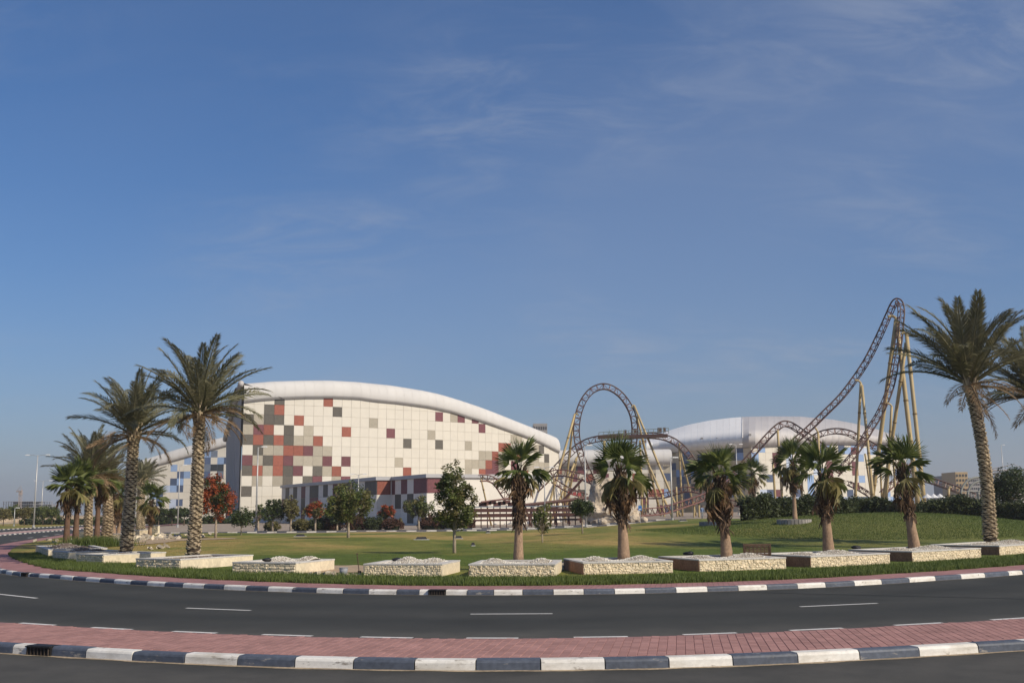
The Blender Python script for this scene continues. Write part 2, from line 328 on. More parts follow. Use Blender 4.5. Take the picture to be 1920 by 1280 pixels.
# individual pavers on that strip
va = R_(8.8); vx = np.array([math.sin(va), math.cos(va)]); ux = np.array([math.cos(va), -math.sin(va)])
PW, PL = .165, .245; spots = []
for i in range(-95, 110):
    for j in range(55, 130):
        c = ux * ((i + .5) * PW) + vx * ((j + (.5 if i % 2 else 0)) * PL)
        if abs(c[0]) > 15: continue
        if nk_y(c[0]) + .28 + PL * .5 < c[1] < ed_y(c[0]) - PL * .45: spots.append(c)
spots = np.array(spots); pxs, pys = proj(np.c_[spots, np.zeros(len(spots))])
vis = (pxs > -20) & (pxs < 1940); spots = spots[vis]; order = np.argsort(-(pys[vis])); spots = spots[order]
def paver_geo(mbx, c, jit=0.0):
    hx, hy, b = PW / 2 - .003, PL / 2 - .003, .005; z1 = .013 + jit
    q = lambda a, d, z: (c[0] + ux[0] * a + vx[0] * d, c[1] + ux[1] * a + vx[1] * d, z)
    vs = [q(-hx, -hy, .002), q(hx, -hy, .002), q(hx, hy, .002), q(-hx, hy, .002), q(-hx + b, -hy + b, z1), q(hx - b, -hy + b, z1), q(hx - b, hy - b, z1), q(-hx + b, hy - b, z1)]
    mbx.add(vs, [(4, 5, 6, 7), (0, 1, 5, 4), (1, 2, 6, 5), (2, 3, 7, 6), (3, 0, 4, 7)])
t = MB(); paver_geo(t, (0, 0)); pm = None
for k, c in enumerate(spots[:300]):
    if pm is None: o = t.build('paver', m_cobble, pav); pm = o.data
    else: o = link('paver', pm, pav)
    o.location = (c[0], c[1], rng.uniform(-.001, .002)); o.rotation_euler = (rng.normal(0, .006), rng.normal(0, .006), rng.normal(0, .008))
t = MB()
for c in spots[300:]: paver_geo(t, c, rng.uniform(-.002, .002))
tag(t.build('paver_field', m_cobble, pav), kind='stuff')

# kerbs
m_kw = pmat('kerb_white_paint', (.72, .70, .65), .6, .06, 3, bump=.002, bscale=40, fine=.06, fscale=14, island=.04)
m_kb = pmat('kerb_blue_grey_paint', (.082, .096, .125), .55, .12, 3, bump=.002, bscale=40, fine=.15, fscale=12, island=.1)
def chipped(m, chip, lo, hi, scale):
    N, L = m.node_tree.nodes, m.node_tree.links; b = N['Principled BSDF']; src = b.inputs['Base Color'].links[0].from_socket
    g = N.new('ShaderNodeNewGeometry'); t = N.new('ShaderNodeTexNoise'); t.inputs['Scale'].default_value = scale; t.inputs['Detail'].default_value = 7; t.inputs['Roughness'].default_value = .68; L.new(g.outputs['Position'], t.inputs[0])
    mp = N.new('ShaderNodeMapping'); mp.inputs['Scale'].default_value = (1, 1, 3); L.new(g.outputs['Position'], mp.inputs[0]); L.new(mp.outputs[0], t.inputs[0])
    r = N.new('ShaderNodeMapRange'); r.inputs[1].default_value = lo; r.inputs[2].default_value = hi; L.new(t.outputs[0], r.inputs[0])
    mx = N.new('ShaderNodeMixRGB'); mx.inputs[2].default_value = (*chip, 1); L.new(r.outputs[0], mx.inputs[0]); L.new(src, mx.inputs[1]); L.new(mx.outputs[0], b.inputs['Base Color'])
chipped(m_kw, (.24, .21, .18), .585, .66, 2.3); chipped(m_kb, (.30, .28, .25), .60, .68, 2.4)
chipped(m_kw, (.45, .41, .34), .48, .72, .7); chipped(m_kw, (.10, .095, .09), .63, .74, 3.4)
m_kchip = pmat('worn_kerb_concrete', (.42, .38, .32), .9, .2, 5)
m_grime = pmat('sand_grime_along_kerb', (.30, .24, .165), .95, .3, 2.2, fine=.3, fscale=14)
def arc(curve):
    d = np.r_[0, np.cumsum(np.hypot(*np.diff(curve, axis=0).T))]; return d
def along(curve, d, s): return np.array([np.interp(s, d, curve[:, 0]), np.interp(s, d, curve[:, 1])])
def kerbstone(curve, d, s0, s1, z0, z1, depth, mats, parent, mi, gap=.011):
    P = [along(curve, d, s0 + gap), along(curve, d, s1 - gap)]; tdir = P[1] - P[0]; tdir /= np.hypot(*tdir); nv = np.array([-tdir[1], tdir[0]])
    prof = [(0, z0), (.012, z1 - .05), (.03, z1 - .018), (.06, z1), (depth, z1), (depth, z0)]
    jz = rng.normal(0, .003); jn = rng.normal(0, .004); vs = []
    for p in P:
        for a, z in prof: q = p + nv * (a + jn); vs.append((q[0], q[1], z + (jz if z > z0 else 0)))
    n = len(prof); fs = [(k, n + k, n + k + 1, k + 1) for k in range(n - 1)] + [tuple(range(n)), tuple(range(2 * n - 1, n - 1, -1))]
    return MB().add(vs, fs).build('kerbstone', mats[mi], parent)
def kerb_run(name, label, curve, z0, z1, bounds_px, first, depth, zproj, seg=None, lo=None, hi=None):
    par = empty(name, (0, 0, 0), label, kind='structure'); d = arc(curve)
    cpx = proj(np.c_[curve, np.full(len(curve), zproj)])[0]
    front = np.array([curve[i][1] for i in range(len(curve))])
    o = np.argsort(cpx); bs = [np.interp(p, cpx[o], d[o]) for p in bounds_px]
    L0, L1 = bs[1] - bs[0], bs[-1] - bs[-2]; k = first
    for a, b in zip(bs[:-1], bs[1:]): kerbstone(curve, d, a, b, z0, z1, depth, (m_kb, m_kw), par, k % 2); k += 1
    s = bs[-1]
    while s < (hi or d[-1]) - 1.1: kerbstone(curve, d, s, s + seg, z0, z1, depth, (m_kb, m_kw), par, k % 2); k += 1; s += seg
    s = bs[0]; k = first - 1
    while s > (lo or 0) + 1.1: kerbstone(curve, d, s - seg, s, z0, z1, depth, (m_kb, m_kw), par, k % 2); k -= 1; s -= seg
    return par, d
nb = [22, 95, 160, 247, 345, 444, 552, 662, 777, 892, 1014, 1135, 1255, 1375, 1497, 1613, 1725, 1836]
dnk = arc(NK); kmid = int(np.argmin(np.abs(NK[:, 0])))
nkerb, _ = kerb_run('near_kerb', 'large black and white painted kerb along the slip road', NK, -.17, .02, nb, 1, .28, -.15, seg=1.07, lo=dnk[kmid] - 17, hi=dnk[kmid] + 17)
fb = [55, 72, 91, 112.7, 135.7, 160, 186, 213, 244, 275, 307.7, 342, 381, 419, 460, 501.7, 547.7, 593, 642, 690.7, 743, 785.7, 875, 925.7, 980, 1037.7, 1095, 1152.7, 1210, 1268, 1327, 1384.7, 1439, 1496, 1548.7, 1603, 1654, 1706, 1755, 1803, 1847.7, 1892.7]
iF = (GK[:, 1] < 58); GKF = GK[iF]
fkerb, _ = kerb_run('garden_kerb', 'black and white painted kerb round the far side of the road', GKF, -.02, .15, fb, 0, .22, 0, seg=.95)
# sand grime at the foot of the near kerb, and worn paint edge on the far one
xs = np.linspace(-14, 14, 120); w = .05 + .05 * np.sin(xs * 2.1) ** 2 + rng.uniform(0, .05, 120)
V, F = strip(np.c_[xs, nk_y(xs) - w], np.c_[xs, nk_y(xs) + .03], -.146, -.140)
tag(MB().add(V, F).build('kerb_grime', m_grime), 'line of blown sand at the foot of the near kerb', kind='structure')
a = GKF - 0; V, F = strip(offset(GKF, -.09), offset(GKF, .03), .004, .006)
tag(MB().add(V, F).build('gutter_grime', pmat('gutter_dust', (.16, .14, .115), .95, .25, 3), None), 'dusty gutter line below the garden kerb', kind='structure')

# painted road markings
m_line = pmat('road_paint', (.62, .61, .58), .7, .12, 6, fine=.15, fscale=25)
def dash(p0, p1, w, z):
    n = 6; A = np.array([p0 + (p1 - p0) * k / n for k in range(n + 1)]); tdir = p1 - p0; tdir = tdir / np.hypot(*tdir); nv = np.array([-tdir[1], tdir[0]])
    V, F = strip(A - nv * w / 2, A + nv * w / 2, z, z); return MB().add(V, F)
for a, b in (((-60, 1107), (69, 1121)), ((349, 1139.5), (470, 1144)), ((882, 1150.8), (1036, 1150)), ((1500, 1137), (1645, 1130.5)), ((2010, 1105), (2120, 1094))):
    dash(G(*a), G(*b), .13, .006).build('lane_dash', m_line, road)
for x0, x1 in ((35, 100), (170, 244), (322, 404), (490, 584), (675, 773), (874, 972), (1076, 1178), (1282, 1383), (1483, 1582), (1680, 1770), (1862, 1940)):
    f_ = lambda p: np.array([np.interp(p, [q[0] for q in EDpx] + [2000], [q[1] for q in EDpx] + [1154])])[0]
    dash(G(x0, f_(x0)) + [0, .09], G(x1, f_(x1)) + [0, .09], .15, .007).build('edge_dash', m_line, road)
for px0, px1, y0, y1 in ((20, 34, 1012.5, 1012), (52, 62, 1008, 1007), (80, 90, 1005, 1004), (102, 112, 1002, 1001)):
    dash(G(px0, y0), G(px1, y1), .25, .006).build('lane_dash', m_line, road)

dash(G(1405, 1110), G(1960, 1123.5), .07, .005).build('tar_seam', pmat('tar', (.012, .012, .012), .7, .2, 3), road)  # dark strip painting a lamp pole's cast shadow onto the asphalt
# drain gratings set into the kerbs
m_iron = pmat('dark_iron', (.018, .017, .016), .6, .3, 8)
def drain(name, label, curve, zz0, px0, px1, z0, z1):
    d = arc(curve); cpx = proj(np.c_[curve, np.full(len(curve), zz0)])[0]; o = np.argsort(cpx)
    s0, s1 = np.interp(px0, cpx[o], d[o]), np.interp(px1, cpx[o], d[o]); a, b = along(curve, d, s0), along(curve, d, s1)
    tdir = (b - a) / np.hypot(*(b - a)); nv = np.array([-tdir[1], tdir[0]]); L = np.hypot(*(b - a)); mid = (a + b) / 2; rz = math.atan2(tdir[1], tdir[0])
    r = empty(name, (mid[0], mid[1], z0), label, 'drain', 'kerb drains', rz)
    MB().box((0, .12, (z1 - z0) / 2 + .004), (L, .27, z1 - z0 + .012)).build('inlet_box', m_iron, r)
    for k in range(7): MB().box((-L / 2 + L * (k + .5) / 7, -.025, (z1 - z0) / 2), (.018, .03, z1 - z0 - .03)).build('bar', pmat('rusty_iron', (.06, .045, .035), .7, .3, 9), r)
    MB().box((0, -.03, z1 - z0 - .01), (L, .05, .02)).build('top_bar', m_iron, r)
drain('kerb_drain', 'black barred storm drain in the near kerb', NK, -.15, 50, 95, -.15, .02)
drain('kerb_drain', 'black barred storm drain in the far kerb below the split planter', GKF, 0, 803, 836, 0, .15)
drain('kerb_drain', 'small black storm drain in the far kerb at left edge', GKF, 0, 40, 52, 0, .15)

# garden pavement
def brick_mat():
    m = bpy.data.materials.new('pink_pavement'); m.use_nodes = True; N, L = m.node_tree.nodes, m.node_tree.links; b = N['Principled BSDF']; b.inputs['Roughness'].default_value = .9
    g = N.new('ShaderNodeNewGeometry'); bt = N.new('ShaderNodeTexBrick'); bt.inputs['Scale'].default_value = 1.0; bt.inputs['Brick Width'].default_value = .24; bt.inputs['Row Height'].default_value = .16; bt.inputs['Mortar Size'].default_value = .008
    bt.inputs[1].default_value = (.34, .17, .16, 1); bt.inputs[2].default_value = (.28, .135, .13, 1); bt.inputs[3].default_value = (.17, .09, .08, 1)
    mp = N.new('ShaderNodeMapping'); mp.inputs['Rotation'].default_value = (0, 0, R_(-81)); L.new(g.outputs['Position'], mp.inputs[0]); L.new(mp.outputs[0], bt.inputs[0])
    t = N.new('ShaderNodeTexNoise'); t.inputs['Scale'].default_value = .8; t.inputs['Detail'].default_value = 5; L.new(g.outputs['Position'], t.inputs[0])
    mx = N.new('ShaderNodeMixRGB'); mx.blend_type = 'OVERLAY'; mx.inputs[0].default_value = .4; L.new(bt.outputs[0], mx.inputs[1]); L.new(t.outputs[0], mx.inputs[2]); L.new(mx.outputs[0], b.inputs['Base Color']); return m
A = offset(GK, .2); V, F = strip(A, offset(GK, 2.3), .145, .145)
tag(MB().add(V, F).build('pavement', brick_mat()), 'narrow pink block pavement along the garden kerb', kind='structure')
# lawn
nx, ny = 260, 150; xs = np.linspace(-60, 74, nx); V = []; F = []
back = np.where(xs < -30, YB + (xs + 30) * -.0, YB)
for i, x in enumerate(xs):
    y0 = gf_y(x); y1 = max(y0 + .5, back[i])
    for j in range(ny):
        t = (j / (ny - 1)) ** 1.5; y = y0 + (y1 - y0) * t
        edge = min(1, (y - y0) / .3)
        V.append((x, y, float(hgt(x, y)) + .012 * edge))
F = [(i * ny + j, (i + 1) * ny + j, (i + 1) * ny + j + 1, i * ny + j + 1) for i in range(nx - 1) for j in range(ny - 1)]
tag(link('lawn', npmesh('lawn', V, F, m_lawn, True)), 'mown lawn of the garden, patched green and straw', kind='structure')
# forecourt behind the lawn
us = np.linspace(0, 1, 140) ** 1.0; ys = [YB - .4, 131, 140, 150, 170, 200, 260, 340, 450]
_lk = GK[GK[:, 0] < -5][::-1]; xl_ = lambda y: float(np.interp(y, _lk[:, 1], _lk[:, 0])) + 1.9
V = [(xl_(y) + (260 - xl_(y)) * u, y, float(.035 + ramp(xl_(y) + (260 - xl_(y)) * u, max(y, 126)))) for u in us for y in ys]; n = len(ys); xs = us
F = [(i * n + j, (i + 1) * n + j, (i + 1) * n + j + 1, i * n + j + 1) for i in range(len(xs) - 1) for j in range(n - 1)]
m_fc = pmat('forecourt_dust', (.30, .245, .19), .95, .15, .12, fine=.2, fscale=1.5)
tag(MB().add(V, F).build('forecourt', m_fc), 'pale dusty forecourt in front of the halls', kind='structure')
# service road with small kerbs behind the lawn
def small_kerb(name, label, pts, seg, z1=.13, depth=.25, zoff=0.0, hf=None):
    par = empty(name, (0, 0, 0), label, kind='structure'); c = catmull(pts, 20); d = arc(c); k = 0; s = 0
    me = {}
    while s + seg <= d[-1]:
        a, b = along(c, d, s), along(c, d, s + seg); mid = (a + b) / 2; rz = math.atan2(b[1] - a[1], b[0] - a[0])
        mi = k % 2
        if mi not in me:
            o = MB().box((0, 0, 0), (seg * .99, depth, .35), 0).build('kerbstone', (m_kb, m_kw)[mi], par); me[mi] = o.data
        else: o = link('kerbstone', me[mi], par)
        zz = hf(mid[0], mid[1]) if hf else 0.0
        o.location = (mid[0], mid[1], zz + z1 - .175 + zoff); o.rotation_euler = (0, 0, rz); s += seg; k += 1
    return par
fh = lambda x, y: float(.035 + ramp(x, max(y, 126)))
xs = np.linspace(-34, 22, 40); V = []; F = []
for x in xs:
    for y in (131.5, 134, 137, 140.5): V.append((x, y, fh(x, y) + .02))
F = [(i * 4 + j, (i + 1) * 4 + j, (i + 1) * 4 + j + 1, i * 4 + j + 1) for i in range(39) for j in range(3)]
tag(MB().add(V, F).build('service_road', pmat('service_road_asphalt', (.13, .115, .105), .9, .15, .5)), 'grey service road behind the lawn', kind='structure')
small_kerb('service_road_kerb', 'low black and white kerb at the back edge of the lawn', [(-52, 134), (-40, 131), (-28, 130), (-10, 129.6), (4, 129.8), (12, 130), (19, 131)], 1.2, hf=fh)
small_kerb('forecourt_kerb', 'low black and white kerb beyond the service road', [(-9, 141), (2, 141), (12, 141.4), (22, 141)], 1.2, hf=fh)
# path along the lawn
V = []; xs = np.linspace(-30, -2, 30)
for x in xs:
    for y in (124.5, 128.6): V.append((x, y, float(hgt(x, y)) + .03))
F = [(2 * i, 2 * i + 2, 2 * i + 3, 2 * i + 1) for i in range(29)]
tag(MB().add(V, F).build('path', pmat('pale_path', (.42, .34, .28), .9, .1, .6)), 'pale footpath along the back of the lawn', kind='structure')
# left hand side: median and verge beyond the road
LF = catmull([(-40, 62), (-50, 88), (-60.7, 128), (-64.5, 146), (-69, 170), (-74, 200), (-84, 262), (-100, 330)], 12)
L2 = offset(LF, 4.2)
V, F = strip(LF, L2, .12, .12); tag(MB().add(V, F).build('road_median', pmat('median_dust', (.38, .25, .22), .9, .15, .4)), 'raised pinkish median between the carriageways at left', kind='structure')
small_kerb('median_kerb', 'black and white kerb of the median, nearest the palms', [LF[i] for i in range(10, len(LF), 12)], 1.3, depth=.3)
small_kerb('median_back_kerb', 'black and white kerb on the back of the median', [L2[i] for i in range(10, len(L2), 12)], 1.3, depth=.3)
L3 = offset(LF, 13); L4 = offset(LF, 40)
V, F = strip(L3, L4, .14, .14); tag(MB().add(V, F).build('verge', m_lawn), 'green verge across the road at left', kind='structure')
small_kerb('verge_kerb', 'black and white kerb of the far left verge', [L3[i] for i in range(10, len(L3), 12)], 1.3, depth=.3)
V, F = strip(offset(LF, 40), offset(LF, 260), .1, .5); tag(MB().add(V, F).build('sand_plain', m_sand), 'sandy plain beyond the left verge', kind='structure')
# ================================================================== HALLS
m_cream = pmat('cream_panel', (.62, .585, .505), .55, .03, .6, spec=.35, island=.025)
m_dgrey = pmat('dark_grey_panel', (.105, .095, .078), .6, .08, 1.5, island=.12, fine=.2, fscale=4)
m_taupe = pmat('taupe_panel', (.37, .335, .265), .6, .05, 1.5, island=.08, fine=.08, fscale=4)
m_red = pmat('terracotta_panel', (.265, .085, .055), .6, .08, 1.5, island=.14, fine=.15, fscale=4)
m_maroon = pmat('maroon_panel', (.150, .055, .062), .6, .1, 1.5, island=.14, fine=.2, fscale=4)
m_blue = pmat('sky_blue_panel', (.25, .36, .56), .55, .05, 1.5, island=.1)
m_pale = pmat('pale_blue_panel', (.46, .53, .66), .55, .05, 1.5, island=.08)
m_navy = pmat('navy_panel', (.075, .105, .18), .55, .1, 1.5, island=.15)
m_slate = pmat('slate_panel', (.14, .17, .22), .55, .1, 1.5, island=.15)
m_ochre = pmat('ochre_panel', (.42, .31, .16), .55, .1, 1.5, island=.15)
m_tan = pmat('tan_panel', (.58, .47, .31), .6, .06, 1.5, island=.1)
m_agrey = pmat('pale_grey_panel', (.72, .68, .61), .6, .05, 1.5, island=.06)
m_glassd = pmat('dark_glass', (.03, .035, .04), .15, .2, .5, spec=.6)
PAN = dict(W=m_cream, D=m_dgrey, T=m_taupe, R=m_red, M=m_maroon, B=m_blue, P=m_pale, N=m_navy, S=m_slate, O=m_ochre, G=m_glassd, Y=m_tan, A=m_agrey)
m_joint2 = pmat('panel_joint', (.60, .565, .49), .8, .05, 1)
m_roof = pmat('white_roof_membrane', (.56, .55, .53), .75, .04, .25, spec=.15, island=.015)
m_roofw = pmat('bright_roof_membrane', (.82, .81, .78), .5, .03, .25, island=.015)
m_roofg = pmat('grey_roof_metal', (.46, .44, .43), .6, .05, .25, spec=.5, island=.03)
m_conc = pmat('shaded_side_wall', (.40, .38, .36), .8, .1, .8, stretch=(1, 1, .1))
m_gutter = pmat('grey_gutter', (.22, .21, .20), .6, .1, 1)
_pm = {}
def panel_mesh(w, h, key):
    k = (round(w, 2), round(h, 2), key)
    if k not in _pm:
        b = .02; d = .06; x, z = w / 2 - .008, h / 2 - .008
        vs = [(-x, 0, -z), (x, 0, -z), (x, 0, z), (-x, 0, z), (-x + b, -d, -z + b), (x - b, -d, -z + b), (x - b, -d, z - b), (-x + b, -d, z - b)]
        t = MB().add(vs, [(4, 5, 6, 7), (0, 1, 5, 4), (1, 2, 6, 5), (2, 3, 7, 6), (3, 0, 4, 7)])
        me = bpy.data.meshes.new('facade_panel'); me.from_pydata(t.v, [], t.f); me.materials.append(PAN[key]); me.update(); _pm[k] = me
    return _pm[k]
def put_panel(parent, w, h, key, c, rz, name='facade_panel'):
    o = link(name, panel_mesh(w, h, key), parent); o.location = [float(q) for q in c]; o.rotation_euler = (random.gauss(0, .004), 0, rz + random.gauss(0, .005)); return o
def panel_into(mbx, w, h, c, rz, mi=0):
    ca, sa = math.cos(rz), math.sin(rz); b = .02; d = .06; x, z = w / 2 - .008, h / 2 - .008
    for_v = [(-x, 0, -z), (x, 0, -z), (x, 0, z), (-x, 0, z), (-x + b, -d, -z + b), (x - b, -d, -z + b), (x - b, -d, z - b), (-x + b, -d, z - b)]
    mbx.add([(c[0] + a * ca - q * sa, c[1] + a * sa + q * ca, c[2] + zz) for a, q, zz in for_v], [(4, 5, 6, 7), (0, 1, 5, 4), (1, 2, 6, 5), (2, 3, 7, 6), (3, 0, 4, 7)], mi)

# ---- main hall: wall curved in plan, 39 columns of 2.4 m
S = 2.4; cols_px = np.array([453.8, 473, 491.1, 510, 528.2, 546.6, 564.7, 581.4, 598.5, 615.8, 633, 649.6, 666.5, 683.6, 699.3, 715, 730.5, 745.8, 761, 776, 791, 806, 820.3, 834.7, 848.7, 862, 876, 889.5, 903, 917.5, 930.8, 944, 956.5, 969, 981.5, 994, 1006.5, 1018.4, 1030.5, 1042.4])
def wall_pts(p, n=39):
    Y0, a0, k = p; P = [np.array([xof(cols_px[0], Y0, 860), Y0])]
    for i in range(n): a = a0 + k * (i + .5); P.append(P[-1] + S * np.array([math.cos(a), math.sin(a)]))
    return np.array(P)
best = None
for a0 in np.linspace(-.1, .4, 26):
    for k in np.linspace(0, .03, 31):
        P = wall_pts((250.0, a0, k)); e = np.sum((proj(np.c_[P, np.full(40, 15.0)])[0] - cols_px) ** 2)
        if best is None or e < best[0]: best = (e, a0, k)
Wp = wall_pts((250.0, best[1], best[2]), 41)
Z_ROW0 = 25.25                     # top of row 0
hall = empty('exhibition_hall', (Wp[20][0], Wp[20][1], 0), 'huge cream hall with curved white roof and scattered red and grey panels', 'hall')
hall.location = (0, 0, 0)
Wpx = proj(np.c_[Wp, np.full(len(Wp), 15.0)])[0]
lowpx = [(440, 755), (454, 753), (480, 749.5), (512, 747), (567, 745), (618, 744.6), (671, 746.5), (700, 751), (740, 754.5), (775, 759), (804, 763), (846, 772), (877, 782), (908, 791), (944, 803.7), (979, 816), (1013, 829.7), (1042, 844), (1057, 852), (1080, 866)]
toppx = [(440, 718), (454.6, 716), (512, 711.5), (577, 710), (619, 709.8), (671, 712.5), (713, 716.7), (737, 719), (763, 723), (800, 729), (829, 735), (867, 746), (896, 755.7), (929, 768), (971, 785), (1013, 801.6), (1044, 814), (1061, 823.5), (1080, 834)]
def zat(tab, px, Y): py = np.interp(px, [q[0] for q in tab], [q[1] for q in tab]); return at(px, py, Y)[2]
zl = [zat(lowpx, Wpx[i], Wp[i][1]) for i in range(len(Wp))]; zt = [zat(toppx, Wpx[i], Wp[i][1]) for i in range(len(Wp))]
nrm = []
for i in range(len(Wp)):
    t = Wp[min(i + 1, len(Wp) - 1)] - Wp[max(i - 1, 0)]; t /= np.hypot(*t); nrm.append(np.array([t[1], -t[0]]))
# backing wall
V = []; F = []
for i in range(len(Wp)): V += [(*(Wp[i] - nrm[i] * .02), -1), (*(Wp[i] - nrm[i] * .02), zl[i] + 2)]
F = [(2 * i, 2 * i + 2, 2 * i + 3, 2 * i + 1) for i in range(len(Wp) - 1)]
MB().add(V, F).build('wall', m_joint2, hall)
colr = {}
def cset(s):
    for tok in s.split(): c, r, k = tok.split(','); colr[(int(c), int(r))] = k
cset('3,-2,D 8,-2,R 2,-1,D 3,-1,R 9,-1,D 0,0,D 1,0,T 2,0,D 3,0,D 5,0,R 0,1,T 1,1,M 2,1,R 4,1,D 6,1,T 10,1,R 0,2,D 1,2,R 2,2,D 3,2,R 4,2,D 5,2,T 6,2,T 7,2,R '
     '1,3,D 2,3,T 3,3,T 4,3,R 5,3,R 6,3,M 7,3,T 8,3,T 0,4,M 1,4,T 2,4,D 3,4,R 4,4,M 5,4,T 6,4,T 7,4,T 8,4,M 10,4,M 0,5,D 1,5,R 2,5,T 3,5,R 4,5,D 5,5,M 7,5,D 8,5,T 9,5,R '
     '1,6,T 3,6,T 4,6,D 6,6,D 7,6,M 9,6,T 10,6,M 0,7,D 13,0,T 15,1,M 17,2,D 16,4,T 17,5,R 20,1,T 21,2,D 21,-1,M 23,-1,T 24,-1,M 26,-1,M 27,0,M 25,2,T 27,3,T 28,3,T 29,3,R 30,2,R 31,2,R 30,3,T 31,3,T '
     '25,4,T 26,4,T 27,4,T 28,4,R 29,4,M 25,5,T 27,5,R 28,5,M 29,5,M 30,4,T 30,5,T 28,6,T 29,6,D 28,7,D 29,8,D 32,1,T 33,1,T 36,2,T 36,3,T 37,2,D 38,3,D 36,4,T 37,4,T 38,4,T 35,4,T 34,4,T 34,5,R 33,5,M 32,4,M '
     '36,6,T 35,7,M 33,6,D 32,7,T 34,8,R 31,7,D 37,7,R 38,6,T 36,8,D 31,5,T 30,8,M 33,3,R 32,3,T')
allp = []
for c in range(39):
    ztop = min(zl[c], zl[c + 1]) + 2.6
    for r in range(-4, 11):
        if Z_ROW0 - S * r > ztop: continue
        mid = (Wp[c] + Wp[c + 1]) / 2; rz = math.atan2(*(Wp[c + 1] - Wp[c])[::-1]); z = Z_ROW0 - S * (r + .5)
        allp.append((colr.get((c, r), 'W'), c, r, (mid[0], mid[1], z), rz))
allp.sort(key=lambda q: (q[0] == 'W', q[1])); rest = MB()
for k, (key, c, r, pos, rz) in enumerate(allp):
    if k < 300: put_panel(hall, S, S, key, pos, rz)
    else: panel_into(rest, S, S, pos, rz)
tag(rest.build('facade_panel_field', m_cream, hall), kind='stuff')
# roof: one curved segment per column, bulging forward over the wall
prof = [(.15, 0.0), (.40, .02), (.60, .1), (.68, .3), (.5, .5), (.15, .70), (-.6, .86), (-2.2, .96), (-5.0, 1.0), (-14, 1.01), (-30, .7)]
for i in range(len(Wp) - 1):
    vs = []
    for j, e in ((i, .012), (i + 1, -.012)):
        td = np.array([-nrm[j][1], nrm[j][0]]); H_ = zt[j] - zl[j]
        for a, b in prof:
            zz = zl[j] + H_ * b if a > -20 else zt[j] - 6
            q = Wp[j] + nrm[j] * a + td * e; vs.append((q[0], q[1], zz))
    n = len(prof); MB().add(vs, [(k, n + k, n + k + 1, k + 1) for k in range(n - 1)]).build('roof_panel', m_roof, hall, True)
# gutter line and hangers under the bulge
MB().tube([(*(Wp[i] + nrm[i] * .35), zl[i] - .12) for i in range(len(Wp))], .13, 6).build('gutter', m_gutter, hall)
# end cap on the right, side wall on the left
i = len(Wp) - 1; q0 = Wp[i]; MB().add([(*(q0 + nrm[i] * a), zl[i] + (zt[i] - zl[i]) * b) for a, b in prof[:9]] + [(*(q0 - nrm[i] * 4.5), -1), (*q0, -1)], [tuple(range(11))]).build('end_wall', m_cream, hall)
sp = [(454, 716, 250), (449, 735, 258), (444, 752, 266), (440, 767, 274), (433, 790, 282), (427, 809, 290), (424, 822, 300)]
V = []
for px, py, Y in sp: p = at(px, py, Y); V += [tuple(p), (p[0] + (.6 if Y > 250 else 0), p[1], -1)]
F = [(2 * i, 2 * i + 1, 2 * i + 3, 2 * i + 2) for i in range(len(sp) - 1)]
MB().add(V, F).build('side_wall', m_conc, hall)
rim = [at(px, py, Y) for px, py, Y in sp]
mbx = MB()
A = np.array(rim); B = A + np.array([9, 3, -3.5]); mbx.add([tuple(q) for q in A] + [tuple(q) for q in B], [(k, k + 1, len(A) + k + 1, len(A) + k) for k in range(len(A) - 1)])
mbx.tube([q + np.array([-.2, -.2, -.3]) for q in rim], .7, 8); mbx.build('verge_rim', m_roofg, hall, True)
for k in range(1, 9):  # ribs on the side wall
    t = k / 9; p = at(np.interp(t, [0, 1], [454, 424]), 900, np.interp(t, [0, 1], [250, 300])); top = np.interp(p[1], [q[1] for q in rim], [q[2] for q in rim])
    MB().box((p[0] - .15, p[1], top / 2 - 1), (.35, .3, top), .3).build('wall_rib', m_roofg, hall)

# ---- left hall (blue panels), farther back
lh = empty('exhibition_hall', (0, 0, 0), 'low cream hall with blue panels behind the tall left palms', 'hall')
YL = 372.0; pw = 12.35 * YL / 2000; ph = 12.75 * YL / 2000
x0 = xof(257, YL, 900); x1 = xof(452, YL, 900)
ltop = [(240, 868), (265, 860.5), (300, 849), (340, 837), (380, 826.5), (425, 815.5), (470, 806)]; llow = [(240, 888), (265, 880.5), (290, 874), (350, 857), (400, 842.5), (425, 835.5), (470, 824)]
MB().box(((x0 + x1) / 2, YL + 4, 8), (x1 - x0, 7.9, 18)).build('wall', m_joint2, lh)
lb = {}
for px, py, k in ((331, 877, 'B'), (355, 864, 'B'), (343, 890, 'N'), (355, 890, 'B'), (330, 903, 'N'), (343, 903, 'B'), (318, 915, 'P'), (330, 915, 'B'), (343, 915, 'N'), (281, 920, 'N'), (281, 932, 'B'), (293, 941, 'N'), (305, 928, 'N'), (330, 941, 'P'), (342, 941, 'N'), (318, 951, 'P'), (385, 851, 'B'), (394, 866, 'N'), (406, 856, 'S'), (418, 866, 'B'), (406, 878, 'G'), (418, 878, 'G'), (418, 890, 'S'), (382, 878, 'G'), (382, 903, 'N'), (406, 902, 'N'), (394, 890, 'N'), (394, 878, 'S'), (430, 866, 'N'), (370, 866, 'P'), (370, 890, 'N')):
    q = at(px, py, YL); lb[(int((q[0] - x0) // pw), int(q[2] // ph))] = k
for c in range(int((x1 - x0) / pw)):
    for r in range(0, 12):
        x = x0 + (c + .5) * pw; z = (r + .5) * ph; px, py = proj((x, YL, z))
        if py < np.interp(px, [q[0] for q in llow], [q[1] for q in llow]) - 9: continue
        put_panel(lh, pw, ph, lb.get((c, r), 'W'), (x, YL, z), 0)
pxs = np.arange(244, 462, 11.5); segp = []
